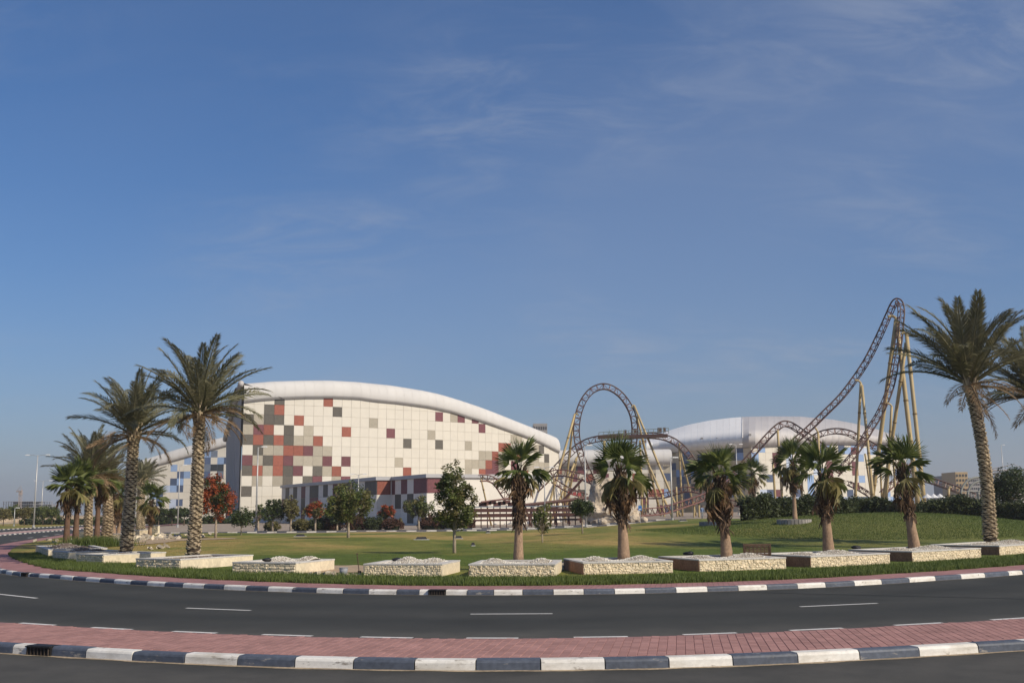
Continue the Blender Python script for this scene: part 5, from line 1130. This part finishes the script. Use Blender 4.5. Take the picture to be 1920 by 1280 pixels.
# tuft of long grass in the left planter and ground cover on the mound
def blades(xy, h, r, width=.012, lean=.5):
    n = len(xy); a = r.uniform(0, 6.28, n); hh = h * r.uniform(.55, 1.2, n); l = lean * hh * r.uniform(.2, 1, n); la = r.uniform(0, 6.28, n); z = xy[:, 2]
    b0 = np.c_[xy[:, 0] + np.cos(a) * width, xy[:, 1] + np.sin(a) * width, z]; b1 = np.c_[xy[:, 0] - np.cos(a) * width, xy[:, 1] - np.sin(a) * width, z]; t = np.c_[xy[:, 0] + np.cos(la) * l, xy[:, 1] + np.sin(la) * l, z + hh]
    return np.stack([b0, b1, t], 1).reshape(-1, 3), np.arange(3 * n).reshape(-1, 3)
lf_grass = leafmat('grass_blade', (.075, .10, .022), (.15, .17, .045), .3)
lf_grassd = leafmat('dark_grass_blade', (.068, .105, .022), (.14, .175, .042), .3)
r = np.random.default_rng(5); n = 90000
dgf = arc(GF); okf = (GF[:, 1] < 66); smin, smax = dgf[okf][0], dgf[okf][-1]
s = r.uniform(smin, smax, n); px_ = np.interp(s, dgf, GF[:, 0]); py_ = np.interp(s, dgf, GF[:, 1]); off = r.random(n) ** 1.4 * 3.4 - .02 + .1 * np.sin(s * 3.1) 
Tn = np.gradient(GF, axis=0); Tn /= np.linalg.norm(Tn, axis=1)[:, None]; nxn, nyn = -np.interp(s, dgf, Tn[:, 1]), np.interp(s, dgf, Tn[:, 0])
X, Yv = px_ + nxn * off, py_ + nyn * off
V, F = blades(np.c_[X, Yv, np.full(n, .15)], .17, r, .014); tag(link('verge_grass', npmesh('verge_grass', V, F, lf_grassd)), 'strip of lush uncut grass between pavement and planters', 'grass', kind='stuff')
n = 45000; X = r.uniform(-30, 42, n); u = r.random(n) ** 1.3; Yv = gf_y(X) + 3 + u * 38
V, F = blades(np.c_[X, Yv, hgt(X, Yv)], .045, r, .012); 
m_straw = leafmat('straw_grass_blade', (.15, .14, .042), (.29, .22, .085), .25)
k = np.sin(X * .21 + 1.3) * np.sin(Yv * .13 + .4) + (Yv - 60) * .05 + r.normal(0, .4, n); mi = np.where(X > 16, 0, (k > .1).astype(int))
tag(link('lawn_grass', npmesh('lawn_grass', V, F, [lf_grass, m_straw], False, mi)), 'short mown grass blades on the near lawn', 'grass', kind='stuff')
n = 120000; X = r.uniform(9, 44, n); Yv = r.uniform(66, 99, n); keep = ((X - 27) / 17) ** 2 + ((Yv - 84) / 13) ** 2 < 1 + r.normal(0, .05, n); X, Yv = X[keep], Yv[keep]
V, F = blades(np.c_[X, Yv, hgt(X, Yv)], .11, r, .018); tag(link('ground_cover', npmesh('ground_cover', V, F, lf_grassd)), 'darker long ground cover on the right mound', 'ground cover', kind='stuff')
b = soil(178, 1023); n = 2600; X = b[0] + r.normal(0, .75, n) * 1.2; Yv = b[1] + r.normal(0, .5, n)
V, F = blades(np.c_[X, Yv, np.full(n, ZT - .08)], .62, r, .02, .6); tag(link('grass_tuft', npmesh('grass_tuft', V, F, lf_grassd)), 'shaggy tuft of long grass in the left planter', 'grass', kind='stuff')
# ================================================================== STREET FURNITURE AND SMALL THINGS
m_galv = pmat('galvanised_steel', (.42, .42, .41), .45, .08, 2, spec=.5, metal=.3)
m_lampw = pmat('lamp_head_white', (.66, .66, .65), .4, .05, 2)
def lamp(label, px_b, Y, px_t, py_t, double=True, rad=.09, arm=1.2):
    x = xof(px_b, Y, 985); t = at(px_t, py_t, Y); g_ = gz(x, Y) if x > -45 else .12; par = empty('street_lamp', (x, Y, g_ - .1), label, 'street lamp', 'street lamps'); h = t[2] - g_ + .1
    MB().tube([(0, 0, 0), (0, 0, h * .5), (0, 0, h)], [rad * 1.3, rad, rad * .6], 8).build('pole', m_galv, par, True)
    MB().tube([(0, 0, 0), (0, 0, .5)], rad * 1.9, 8).build('base', m_galv, par)
    for s in ((-1, 1) if double else (1,)):
        MB().tube([(0, 0, h - .15), (s * arm * .5, 0, h + .02), (s * arm, 0, h + .05)], .04, 6).build('arm', m_galv, par)
        MB().box((s * (arm + .25), 0, h + .05), (.75, .3, .14), 0, taper=.8).build('lamp_head', m_lampw, par)
lamp('tall double street lamp at far left', 63, 195, 72, 853, True, .13, 1.6)
lamp('second double street lamp behind the left fan palms', 76, 260, 83, 901, True, .12, 1.6)
lamp('street lamp before the blue panelled hall', 333, 183, 337, 872, False, .1, .6)
lamp('street lamp in front of the checkered hall wall', 480, 139, 486, 838, False, .11, .55)
lamp('double lamp above the annex facade', 671, 176, 672, 889, True, .09, .8)
lamp('double lamp right of the first fan palm', 1022, 148, 1021, 876, True, .08, .8)
lamp('bare lamp post left of the carved rock', 1099, 131, 1093, 835, False, .09, .35)
lamp('lamp post at the right foot of the loop', 1261, 128, 1254, 858, False, .09, .35)
lamp('lamp with white head before the domed roof', 1386, 205, 1385, 833, True, .1, .7)
lamp('thin distant mast at far right', 1889, 320, 1882, 834, False, .14, .5)
lamp('low lamp post between the left street trees', 26, 215, 27, 952, False, .09, .3)

# wicker bench behind the planter
m_wick = pmat('brown_wicker', (.085, .052, .034), .8, .3, 8, island=.35)
h = hit(1420, 1041, 38, 60); Yb = 43.5; bxx = xof(1420, Yb, 1040); bn = empty('bench', (bxx, Yb, hgt(bxx, Yb)), 'dark brown wicker bench behind the gravel planters', 'bench')
for s in (-.52, .52):
    MB().box((s, 0, .42), (.07, .07, .88)).build('leg', m_wick, bn); MB().box((s, .5, .25), (.07, .07, .5)).build('leg', m_wick, bn)
MB().box((0, .24, .42), (1.1, .52, .07)).build('seat', m_wick, bn)
for k in range(6): MB().box((0, 0, .5 + k * .068), (1.04, .035, .05), 0).build('back_slat', m_wick, bn)
for k in range(7): MB().box((-.45 + k * .15, .01, .66), (.03, .05, .4)).build('back_rod', m_wick, bn)
MB().box((0, 0, .88), (1.12, .06, .06)).build('top_rail', m_wick, bn)
# blue sign
p = at(1200, 952, 128); sg = empty('sign', (p[0], 128, gz(p[0], 128)), 'small blue sign with white mark on a post', 'sign'); hz_ = p[2] - gz(p[0], 128)
MB().tube([(0, 0, -.2), (0, 0, hz_ + .4)], .04, 6).build('post', m_galv, sg)
MB().box((0, -.06, hz_), (.42, .03, .58)).build('board', pmat('sign_blue', (.08, .22, .52), .4, .05, 2), sg)
MB().box((0, -.078, hz_ - .14), (.24, .006, .12)).build('white_mark', m_lampw, sg); MB().tube([(0, -.08, hz_ + .1), (0, -.083, hz_ + .1)], .08, 10).build('white_mark', pmat('sign_dark_blue', (.02, .07, .3), .4, .05, 2), sg)
# shovel, bucket and rubble between the planters
m_wood = pmat('weathered_wood', (.09, .06, .04), .9, .2, 6)
b = G(674, 1077, .15); shv = empty('shovel', (b[0], b[1], .15), 'shovel stuck upright in the sand between planters', 'shovel')
MB().tube([(0, 0, 0), (-.1, 0, .75)], .018, 6).build('handle', m_wood, shv); MB().box((0, 0, .02), (.16, .03, .26), 0, taper=.8).build('blade', m_iron, shv); MB().box((-.1, 0, .77), (.1, .03, .03)).build('grip', m_wood, shv)
b = G(644, 1078, .15); bk_ = empty('bucket', (b[0], b[1], .15), 'grey metal bucket between the planters', 'bucket')
mb = MB(); mb.tube([(0, 0, 0), (0, 0, .27)], [.13, .16], 14); mb.build('body', pmat('grey_bucket', (.27, .28, .31), .5, .15, 4), bk_, True); MB().tube([(0, 0, .262), (0, 0, .285)], .172, 14).build('rim', m_galv, bk_)
# sandy worn patches
def patch(name, label, px, py, rx, ry, mat, zadd=.02, seed=0, zz=None):
    r = np.random.default_rng(seed); c = G(px, py, .15); n = 28; V = [(c[0], c[1], float(hgt(*c)) + zadd + .02)]
    for k in range(n):
        a = 2 * math.pi * k / n; q = 1 + .18 * math.sin(3 * a + seed) + r.normal(0, .06); x, y = c[0] + rx * q * math.cos(a), c[1] + ry * q * math.sin(a); V.append((x, y, float(hgt(x, y)) + zadd - .004))
    tag(MB().add(V, [(0, 1 + k, 1 + (k + 1) % n) for k in range(n)]).build(name, mat, None, True), label, kind='structure')
m_dirt = pmat('worn_sandy_soil', (.36, .27, .175), .95, .18, 1.5, fine=.15, fscale=12)
patch('soil_patch', 'worn sandy soil between the broken planters', 648, 1068, 1.9, 2.6, m_dirt, .03, 3)
patch('soil_patch', 'red sand area with rubble below the leaning palm', 275, 1017, 5.2, 13, m_dirt, .05, 5)
m_rub = pmat('rubble_stone', (.36, .31, .24), .9, .25, 2, bump=.02, bscale=12)
def rubble(label, cx_, cy_, sx_, sy_, n, seed, size=(.12, .35), group='broken stones by the planters'):
    r = np.random.default_rng(seed); par = empty('rubble_heap', (cx_, cy_, float(hgt(cx_, cy_))), label, 'rubble', group)
    me = []
    for k in range(n):
        s = r.uniform(*size); q = MB(); base = [(-1, -1, 0), (1, -1, 0), (1, 1, 0), (-1, 1, 0), (-.9, -.9, 1), (.9, -.8, 1.1), (.85, .9, .9), (-.8, .95, 1)]
        q.add([(a * s * r.uniform(.7, 1.2), b_ * s * .7 * r.uniform(.7, 1.2), c_ * s * r.uniform(.6, 1.0)) for a, b_, c_ in base], [(3, 2, 1, 0), (4, 5, 6, 7), (0, 1, 5, 4), (1, 2, 6, 5), (2, 3, 7, 6), (3, 0, 4, 7)])
        o = q.build('stone', m_rub if r.random() < .85 else m_clad, par); x, y = r.normal(0, sx_), r.normal(0, sy_); o.location = (x, y, float(hgt(cx_ + x, cy_ + y)) - float(hgt(cx_, cy_)) + r.uniform(-.02, .05)); o.rotation_euler = (r.normal(0, .35), r.normal(0, .35), r.uniform(0, 6.28))
c = G(612, 1079, .15); rubble('broken stone scraps at the chipped planter corner', c[0], c[1], .25, .3, 16, 1, (.06, .16))
c = G(655, 1080, .15); rubble('line of small stones in front of the sandy gap', c[0], c[1], .6, .12, 22, 2, (.04, .1))
c = G(1068, 1068, .15); rubble('grey rubble between the two central planters', c[0], c[1] + .6, .25, .6, 22, 3, (.1, .26))
c = G(1270, 1062, .15); rubble('few stones between the right central planters', c[0], c[1] + .8, .12, .5, 8, 4, (.08, .2))
c = G(252, 1008, .15); rubble('heap of pale broken blocks behind the leaning palm', c[0], c[1], 2.6, 7, 70, 6, (.1, .32))
c = G(292, 1012, .15); rubble('row of cut stone blocks at the lawn edge', c[0], c[1], .8, 6.5, 42, 7, (.12, .32))
c = G(300, 1033, .15); rubble('loose stone block pair near the tall left palm', c[0], c[1], .7, .8, 9, 8, (.1, .22))
c = G(195, 1012, .15); rubble('grey stones along the ruined inner planter', c[0], c[1], 2.6, 3, 46, 9, (.1, .3))
# low ruined planter walls on the left
def low_wall(label, a, b_, hgt_, mat, cat='wall'):
    a = np.array(a); b_ = np.array(b_); m_ = (a + b_) / 2; L = np.hypot(*(b_ - a)); rz = math.atan2(*(b_ - a)[::-1]); par = empty('stone_wall', (m_[0], m_[1], .1), label, cat, 'ruined walls at left', rz)
    MB().box((0, .15, hgt_ / 2), (L, .3, hgt_)).build('core', m_clad, par); st = MB(); stones_face(st, np.array([-L / 2, 0]), np.array([L / 2, 0]), 0, hgt_ - .02, np.array([0, -1.0])); tag(st.build('stone_facing', mat, par), kind='stuff'); MB().box((0, .14, hgt_ + .02), (L + .05, .36, .05)).build('coping', m_coping, par)
low_wall('grey low wall left of the leaning palm', G(183, 1014, .15), G(226, 1014, .15), .65, m_split)
low_wall('low cream wall at the far left palms', G(147, 1008, .15), G(172, 1008, .15), .7, m_split)
low_wall('cream wall block near the ruined planters', G(278, 999, .15), G(296, 999, .15), .9, m_split)
low_wall('low ruined wall right of the leaning palm', G(246, 1005, .15), G(280, 1002, .15), .6, m_split)
# stone rings round two palms
def ring(label, px, py, half, h_):
    b = hit(px, py); par = empty('stone_ring', b, label, 'planter', 'stone rings round lawn palms'); R0 = half * b[1] / 2000; n = 30
    for k in range(n):
        a = 2 * math.pi * k / n; o = MB().box((R0 * math.cos(a), R0 * math.sin(a), h_ / 2 - .1), (2 * math.pi * R0 / n * .96, .3, h_ + .2), a + math.pi / 2).build('stone', pmat('grey_ring_stone', (.30, .28, .26), .9, .2, 2, island=.15), par)
    MB().tube([(0, 0, 0), (0, 0, h_ - .08)], R0 - .1, 18).build('gravel_bed', m_gravel, par)
ring('grey stone ring round the palm with patchy trunk', 1489, 981, 28, .3)
ring('grey stone ring round the palm near the walker', 1335, 985, 20, .32)
# low spotlights and irrigation boxes on the lawn
def spot(label, px, py, w):
    b = hit(px, py); par = empty('floodlight', b, label, 'floodlight', 'ground floodlights on the lawn'); MB().box((0, 0, .12), (w, .3, .22), .2, taper=.7).build('housing', m_plastic, par); MB().box((0, -.02, .03), (w * 1.25, .4, .06), .2).build('base', m_galv, par)
spot('black ground floodlight left of the loose green tree', 563, 1006, .9); spot('black ground floodlight below the loop lamp post', 1281, 977, .8); spot('small black spotlight on the tan lawn', 887, 1024, .2); spot('black box right of the round tree trunk', 860, 1010, .5); spot('low white box on the lawn left of the round tree', 790, 1012, .9); spot('tiny black spotlight near the kerb', 915, 999, .3)
for i, (px, py) in enumerate(((500, 1050), (745, 1050), (1290, 1038), (1605, 1026), (1905, 1013))):
    b = G(px, py + 3, ZT); o = rock('black_sack', [((b[0], b[1], ZT + .08), (.22, .18, .09))], m_plastic, None, 2, .3, 3.0); tag(o, ['black plastic scrap on the chipped planter', 'black plastic on the gravel below the round tree', 'black sack beside the shaggy palm planter', 'black sack on the planter of the bushy palm', 'black scrap on the far right planter'][i], 'plastic sack', 'black plastic on the planters')
# walker behind the lawn
m_skin = pmat('skin', (.28, .16, .10), .6, .05, 5); m_shirt = pmat('blue_shirt', (.10, .15, .27), .85, .1, 8); m_trou = pmat('grey_trousers', (.16, .17, .18), .85, .1, 8); m_hair = pmat('dark_hair', (.015, .012, .010), .7, .2, 20)
def person(label, x, y, z, h=1.72, rz=0.0):
    par = empty('person', (x, y, z), label, 'person', None, rz); s = h / 1.72
    J = {'pel': (0, 0, .94), 'waist': (0, 0, 1.08), 'chest': (0, 0, 1.30), 'neck': (0, 0, 1.46), 'head': (0, -.02, 1.60), 'crown': (0, -.01, 1.69),
         'shL': (-.17, 0, 1.38), 'elL': (-.23, .07, 1.12), 'wrL': (-.22, -.04, .88), 'haL': (-.21, -.09, .80), 'shR': (.17, 0, 1.38), 'elR': (.24, -.02, 1.12), 'wrR': (.24, -.12, .90), 'haR': (.23, -.17, .82),
         'hpL': (-.09, 0, .90), 'knL': (-.10, -.12, .50), 'anL': (-.10, -.02, .09), 'toL': (-.11, -.2, .04), 'hpR': (.09, 0, .90), 'knR': (.10, .02, .50), 'anR': (.10, .16, .11), 'toR': (.11, .02, .03)}
    E_ = [('pel', 'waist'), ('waist', 'chest'), ('chest', 'neck'), ('neck', 'head'), ('head', 'crown'), ('chest', 'shL'), ('shL', 'elL'), ('elL', 'wrL'), ('wrL', 'haL'), ('chest', 'shR'), ('shR', 'elR'), ('elR', 'wrR'), ('wrR', 'haR'), ('pel', 'hpL'), ('hpL', 'knL'), ('knL', 'anL'), ('anL', 'toL'), ('pel', 'hpR'), ('hpR', 'knR'), ('knR', 'anR'), ('anR', 'toR')]
    rad = dict(pel=(.15, .11), waist=(.14, .10), chest=(.17, .115), neck=(.055, .055), head=(.085, .10), crown=(.06, .07), shL=(.065, .065), shR=(.065, .065), elL=(.045, .045), elR=(.045, .045), wrL=(.032, .032), wrR=(.032, .032), haL=(.035, .02), haR=(.035, .02), hpL=(.095, .095), hpR=(.095, .095), knL=(.065, .065), knR=(.065, .065), anL=(.045, .045), anR=(.045, .045), toL=(.045, .03), toR=(.045, .03))
    keys = list(J); me = bpy.data.meshes.new('body'); me.from_pydata([tuple(c * s for c in J[k]) for k in keys], [(keys.index(a), keys.index(b_)) for a, b_ in E_], [])
    o = link('body', me, par); sk = o.modifiers.new('skin', 'SKIN'); o.data.skin_vertices[0].data[0].use_root = True
    for i, k in enumerate(keys): o.data.skin_vertices[0].data[i].radius = tuple(q * s for q in rad[k]); o.data.skin_vertices[0].data[i].use_root = (k == 'pel')
    sub = o.modifiers.new('sub', 'SUBSURF'); sub.levels = 2; sub.render_levels = 2
    m = bpy.data.materials.new('walker_clothes_' + label[:4]); m.use_nodes = True; N, L = m.node_tree.nodes, m.node_tree.links; tcx = N.new('ShaderNodeTexCoord'); sxx = N.new('ShaderNodeSeparateXYZ'); L.new(tcx.outputs['Object'], sxx.inputs[0])
    cr2 = N.new('ShaderNodeValToRGB'); cr2.color_ramp.interpolation = 'CONSTANT'; e0 = cr2.color_ramp.elements; e0[0].color = (.03, .025, .02, 1); e0[1].position = .045; e0[1].color = (.17, .18, .19, 1)
    for p_, c_ in ((.48, (.10, .15, .27, 1)), (.725, (.28, .16, .10, 1)), (.80, (.02, .015, .012, 1))): q = e0.new(p_); q.color = c_
    dv_ = N.new('ShaderNodeMath'); dv_.operation = 'DIVIDE'; dv_.inputs[1].default_value = 2.0; L.new(sxx.outputs[2], dv_.inputs[0]); L.new(dv_.outputs[0], cr2.inputs[0]); L.new(cr2.outputs[0], N['Principled BSDF'].inputs['Base Color']); me.materials.append(m)
    # face and hair
    for sx_ in (-.03, .03): MB().box((sx_ * s, -.105 * s, 1.60 * s), (.018, .01, .012)).build('eye', m_hair, par)
    MB().box((0, -.118 * s, 1.575 * s), (.02, .025, .035), 0, taper=.6).build('nose', m_skin, par)
    rock('hair', [((0, .012 * s, 1.65 * s), (.095 * s, .11 * s, .075 * s))], m_hair, par, 2, .1, 8.0)
    for sd, wr in ((-1, (-.21, -.09, .80)), (1, (.23, -.17, .82))):
        for k in range(5):
            a = (k - 2) * .013; f0 = np.array([wr[0] + (a if k < 4 else -sd * .03), wr[1] - .01 - .004 * k, wr[2] - .01]) * s; ln = (.06, .075, .078, .068, .045)[k] * s
            MB().tube([f0, f0 + (0, -.012, -ln * .6), f0 + (0, .0, -ln)], [.009, .008, .006], 5).build('finger', m_skin, par)
xw = xof(1317, 130.0, 975); person('person walking in a blue shirt and grey trousers behind the palms', xw, 130.0, gz(xw, 130.0), 1.72, .5)
# parked car by the big hall
def car(label, px, Y, rz, col):
    x = xof(px, Y, 985); par = empty('parked_car', (x, Y, .05), label, 'car', None, rz); prof_ = [(-2.2, .35), (-2.2, .8), (-2.0, .95), (-1.2, 1.02), (-.7, 1.45), (.7, 1.47), (1.4, 1.0), (2.1, .85), (2.2, .6), (2.2, .35)]
    n = len(prof_); V = [(a, -.85, b_) for a, b_ in prof_] + [(a, .85, b_) for a, b_ in prof_]; MB().add(V, [tuple(range(n)), tuple(range(2 * n - 1, n - 1, -1))] + [(k, n + k, n + (k + 1) % n, (k + 1) % n) for k in range(n)]).build('body', pmat('car_paint', col, .3, .05, 1, spec=.5), par)
    for s in (-1, 1):
        for a in (-1.35, 1.35): MB().tube([(a, s * .7, .33), (a, s * .88, .33)], .33, 14).build('wheel', m_plastic, par)
        MB().add([(-.95, s * .857, 1.02), (1.1, s * .857, 1.02), (.6, s * .857, 1.38), (-.6, s * .857, 1.38)], [(0, 1, 2, 3)]).build('window', m_glassd, par)
car('small dark blue car parked at the big hall wall', 489, 215, .5, (.03, .05, .1))
# ================================================================== FAR BACKGROUND
m_far = pmat('grey_concrete_frame', (.24, .245, .26), .9, .1, .2)
m_fary = pmat('yellow_far_wall', (.42, .31, .17), .9, .08, .1); m_farg = pmat('grey_far_wall', (.30, .29, .28), .9, .08, .1)
def block(name, label, px0, px1, py_top, Y, floors, bays, wall, winm, frame=False, depth=20, cat='building'):
    a = at(px0, py_top, Y); b_ = at(px1, py_top, Y); w = b_[0] - a[0]; h_ = a[2] + 1; par = empty(name, ((a[0] + b_[0]) / 2, Y + depth / 2, -1), label, cat, 'distant buildings'); fh_ = h_ / floors; bw = w / bays
    if frame:
        for k in range(floors + 1): MB().box((0, 0, k * fh_), (w, depth, fh_ * .14)).build('floor_slab', wall, par)
        for i in range(bays + 1):
            for j in (-1, 1): MB().box((-w / 2 + i * bw, j * depth * .45, h_ / 2), (bw * .12, .8, h_)).build('column', wall, par)
        MB().box((0, 0, h_ / 2), (w * .9, depth * .2, h_ * .97)).build('core_wall', wall, par)
    else:
        MB().box((0, 0, h_ / 2), (w, depth, h_)).build('wall', wall, par); wm = None
        for k in range(floors):
            for i in range(bays):
                if wm is None: o = MB().box((0, 0, 0), (bw * .5, .5, fh_ * .5)).build('window', winm, par); wm = o.data
                else: o = link('window', wm, par)
                o.location = (-w / 2 + (i + .5) * bw, -depth / 2, (k + .55) * fh_)
        MB().box((0, 0, h_ + fh_ * .12), (w * 1.01, depth * 1.01, fh_ * .3)).build('parapet', wall, par)
    return par
block('unfinished_building', 'unfinished concrete frame building at far left', 5, 61, 940, 900, 6, 12, m_far, m_glassd, True, 40)
block('unfinished_building', 'smaller unfinished frame right of the second lamp', 74, 88, 945, 950, 5, 4, m_far, m_glassd, True, 30)
block('apartment_block', 'distant yellow apartment tower at right', 1791, 1814, 887, 620, 8, 4, m_fary, m_glassd)
block('apartment_block', 'grey stepped block left of the yellow tower', 1774, 1792, 893, 640, 9, 4, m_farg, m_glassd)
block('apartment_block', 'grey long block right of the yellow tower', 1816, 1870, 897, 680, 8, 14, m_farg, m_glassd)
block('apartment_block', 'pale block at the far right edge', 1900, 1935, 896, 720, 8, 9, pmat('pale_far_wall', (.42, .38, .36), .9, .08, .1), m_glassd)
block('apartment_block', 'rooftop box peeking over the big hall roof', 1000, 1026, 797, 620, 14, 6, m_farg, m_glassd)
def crane(label, px, py_top, Y, jib_px, tilt=0.0):
    a = at(px, py_top, Y); par = empty('tower_crane', (a[0], Y, 0), label, 'crane', 'distant tower cranes'); s = Y / 2000; m_cr = pmat('crane_steel', (.30, .25, .22), .7, .1, 1)
    mast = MB()
    for dx in (-.9, .9):
        for dy in (-.9, .9): mast.tube([(dx, dy, 0), (dx, dy, a[2])], .22, 4)
    for k in range(int(a[2] / 3)): mast.tube([(-.9, -.9, k * 3), (.9, -.9, k * 3 + 3)], .15, 4)
    mast.build('mast', m_cr, par); MB().box((0, 0, a[2] - 3), (2.2, 2.2, 2.2)).build('cab', m_cr, par)
    L = jib_px * s; MB().tube([(-L * .3, 0, a[2] - 1), (0, 0, a[2] + 3), (L, 0, a[2] - 1)], .2, 4).build('tie_bar', m_cr, par); MB().tube([(-L * .3, 0, a[2] - 1.2), (L, 0, a[2] - 1.2)], .5, 4).build('jib', m_cr, par)
crane('distant tower crane above the left unfinished building', 39, 918, 880, -8)
crane('distant tower crane behind the far right tree', 1902, 878, 760, -55)
crane('second distant tower crane beside the tall right palm', 1868, 884, 800, -28)
# arched pergola behind the right hedge
pg = empty('arched_pergola', (0, 0, 0), 'row of grey green arches behind the right hedge', 'pergola')
m_arch = pmat('grey_green_arch', (.27, .28, .25), .7, .1, 1)
for cx_, R0 in ((1852, 18), (1842, 27), (1836, 34)):
    c = at(cx_, 929, 150 + R0 * .3); rr_ = R0 * c[1] / 2000; MB().tube([(c[0] + rr_ * math.cos(t), c[1], c[2] - 2 + (rr_ * math.sin(t)) + 2) for t in np.linspace(0, math.pi, 18)], .16, 6).build('arch', m_arch, pg, True)
    for s in (-1, 1): MB().tube([(c[0] + s * rr_, c[1], 0), (c[0] + s * rr_, c[1], c[2])], .16, 6).build('post', m_arch, pg)
for k in range(16): p = at(1805 + k * 5, 925, 152); MB().tube([(p[0], 152, 0), (p[0], 152, p[2])], .06, 4).build('fence_post', m_arch, pg)
p, q = at(1803, 921, 152), at(1884, 921, 152); MB().tube([p, q], .06, 4).build('fence_rail', m_arch, pg)
# white canopies behind the hedge
for i, px in enumerate((1738, 1750, 1762)):
    p = at(px, 926, 150); cn = empty('canopy', (p[0], 150, 0), ['white canopy left of two others behind the hedge', 'middle white canopy behind the hedge', 'white canopy right of two others behind the hedge'][i], 'canopy', 'white canopies'); t = MB(); n = 10; t.add([(0, 0, p[2] + .1)] + [(.75 * math.cos(2 * math.pi * k / n), .75 * math.sin(2 * math.pi * k / n), p[2] - .5) for k in range(n)], [(0, 1 + k, 1 + (k + 1) % n) for k in range(n)]); t.build('roof', m_lampw, cn); MB().tube([(0, 0, 1), (0, 0, p[2])], .06, 6).build('pole', m_galv, cn)
# sand heaps far left
for i, (px, w_, top) in enumerate(((12, 22, 967), (50, 28, 964), (85, 24, 962), (125, 40, 966))):
    Y = 330 + 10 * i; a = at(px, top, Y); o = rock('sand_heap', [((a[0], Y, 0), (w_ * Y / 2000, 9, max(1.2, a[2])))], m_sand, None, 4, .08, .12); tag(o, ['leftmost far sand heap', 'broad far sand heap behind the tall lamp', 'far sand heap left of the fan palms', 'far sand heap behind the fan palm trunks'][i], 'sand heap', 'sand heaps across the road')
# dark low hedge line across the road at left
hedge('low dark hedge line across the far left road', [(-112, 246), (-95, 240), (-78, 236), (-60, 238)], 2.2, 1.1, lf_dark, 95, 420, 16, .3)
# thin dusty air over the whole site
hb = MB().box((0, 100, 29), (5100, 5100, 62))
hm = bpy.data.materials.new('dusty_air'); hm.use_nodes = True; hN, hL = hm.node_tree.nodes, hm.node_tree.links
hN.remove(hN['Principled BSDF']); hv = hN.new('ShaderNodeVolumePrincipled'); hv.inputs['Color'].default_value = (.90, .90, .90, 1); hv.inputs['Density'].default_value = 0.00025; hv.inputs['Anisotropy'].default_value = 0.2
hL.new(hv.outputs[0], hN['Material Output'].inputs['Volume'])
hz_o = hb.build('haze', hm); tag(hz_o, 'thin dusty haze lying over the whole place', 'haze', kind='stuff')
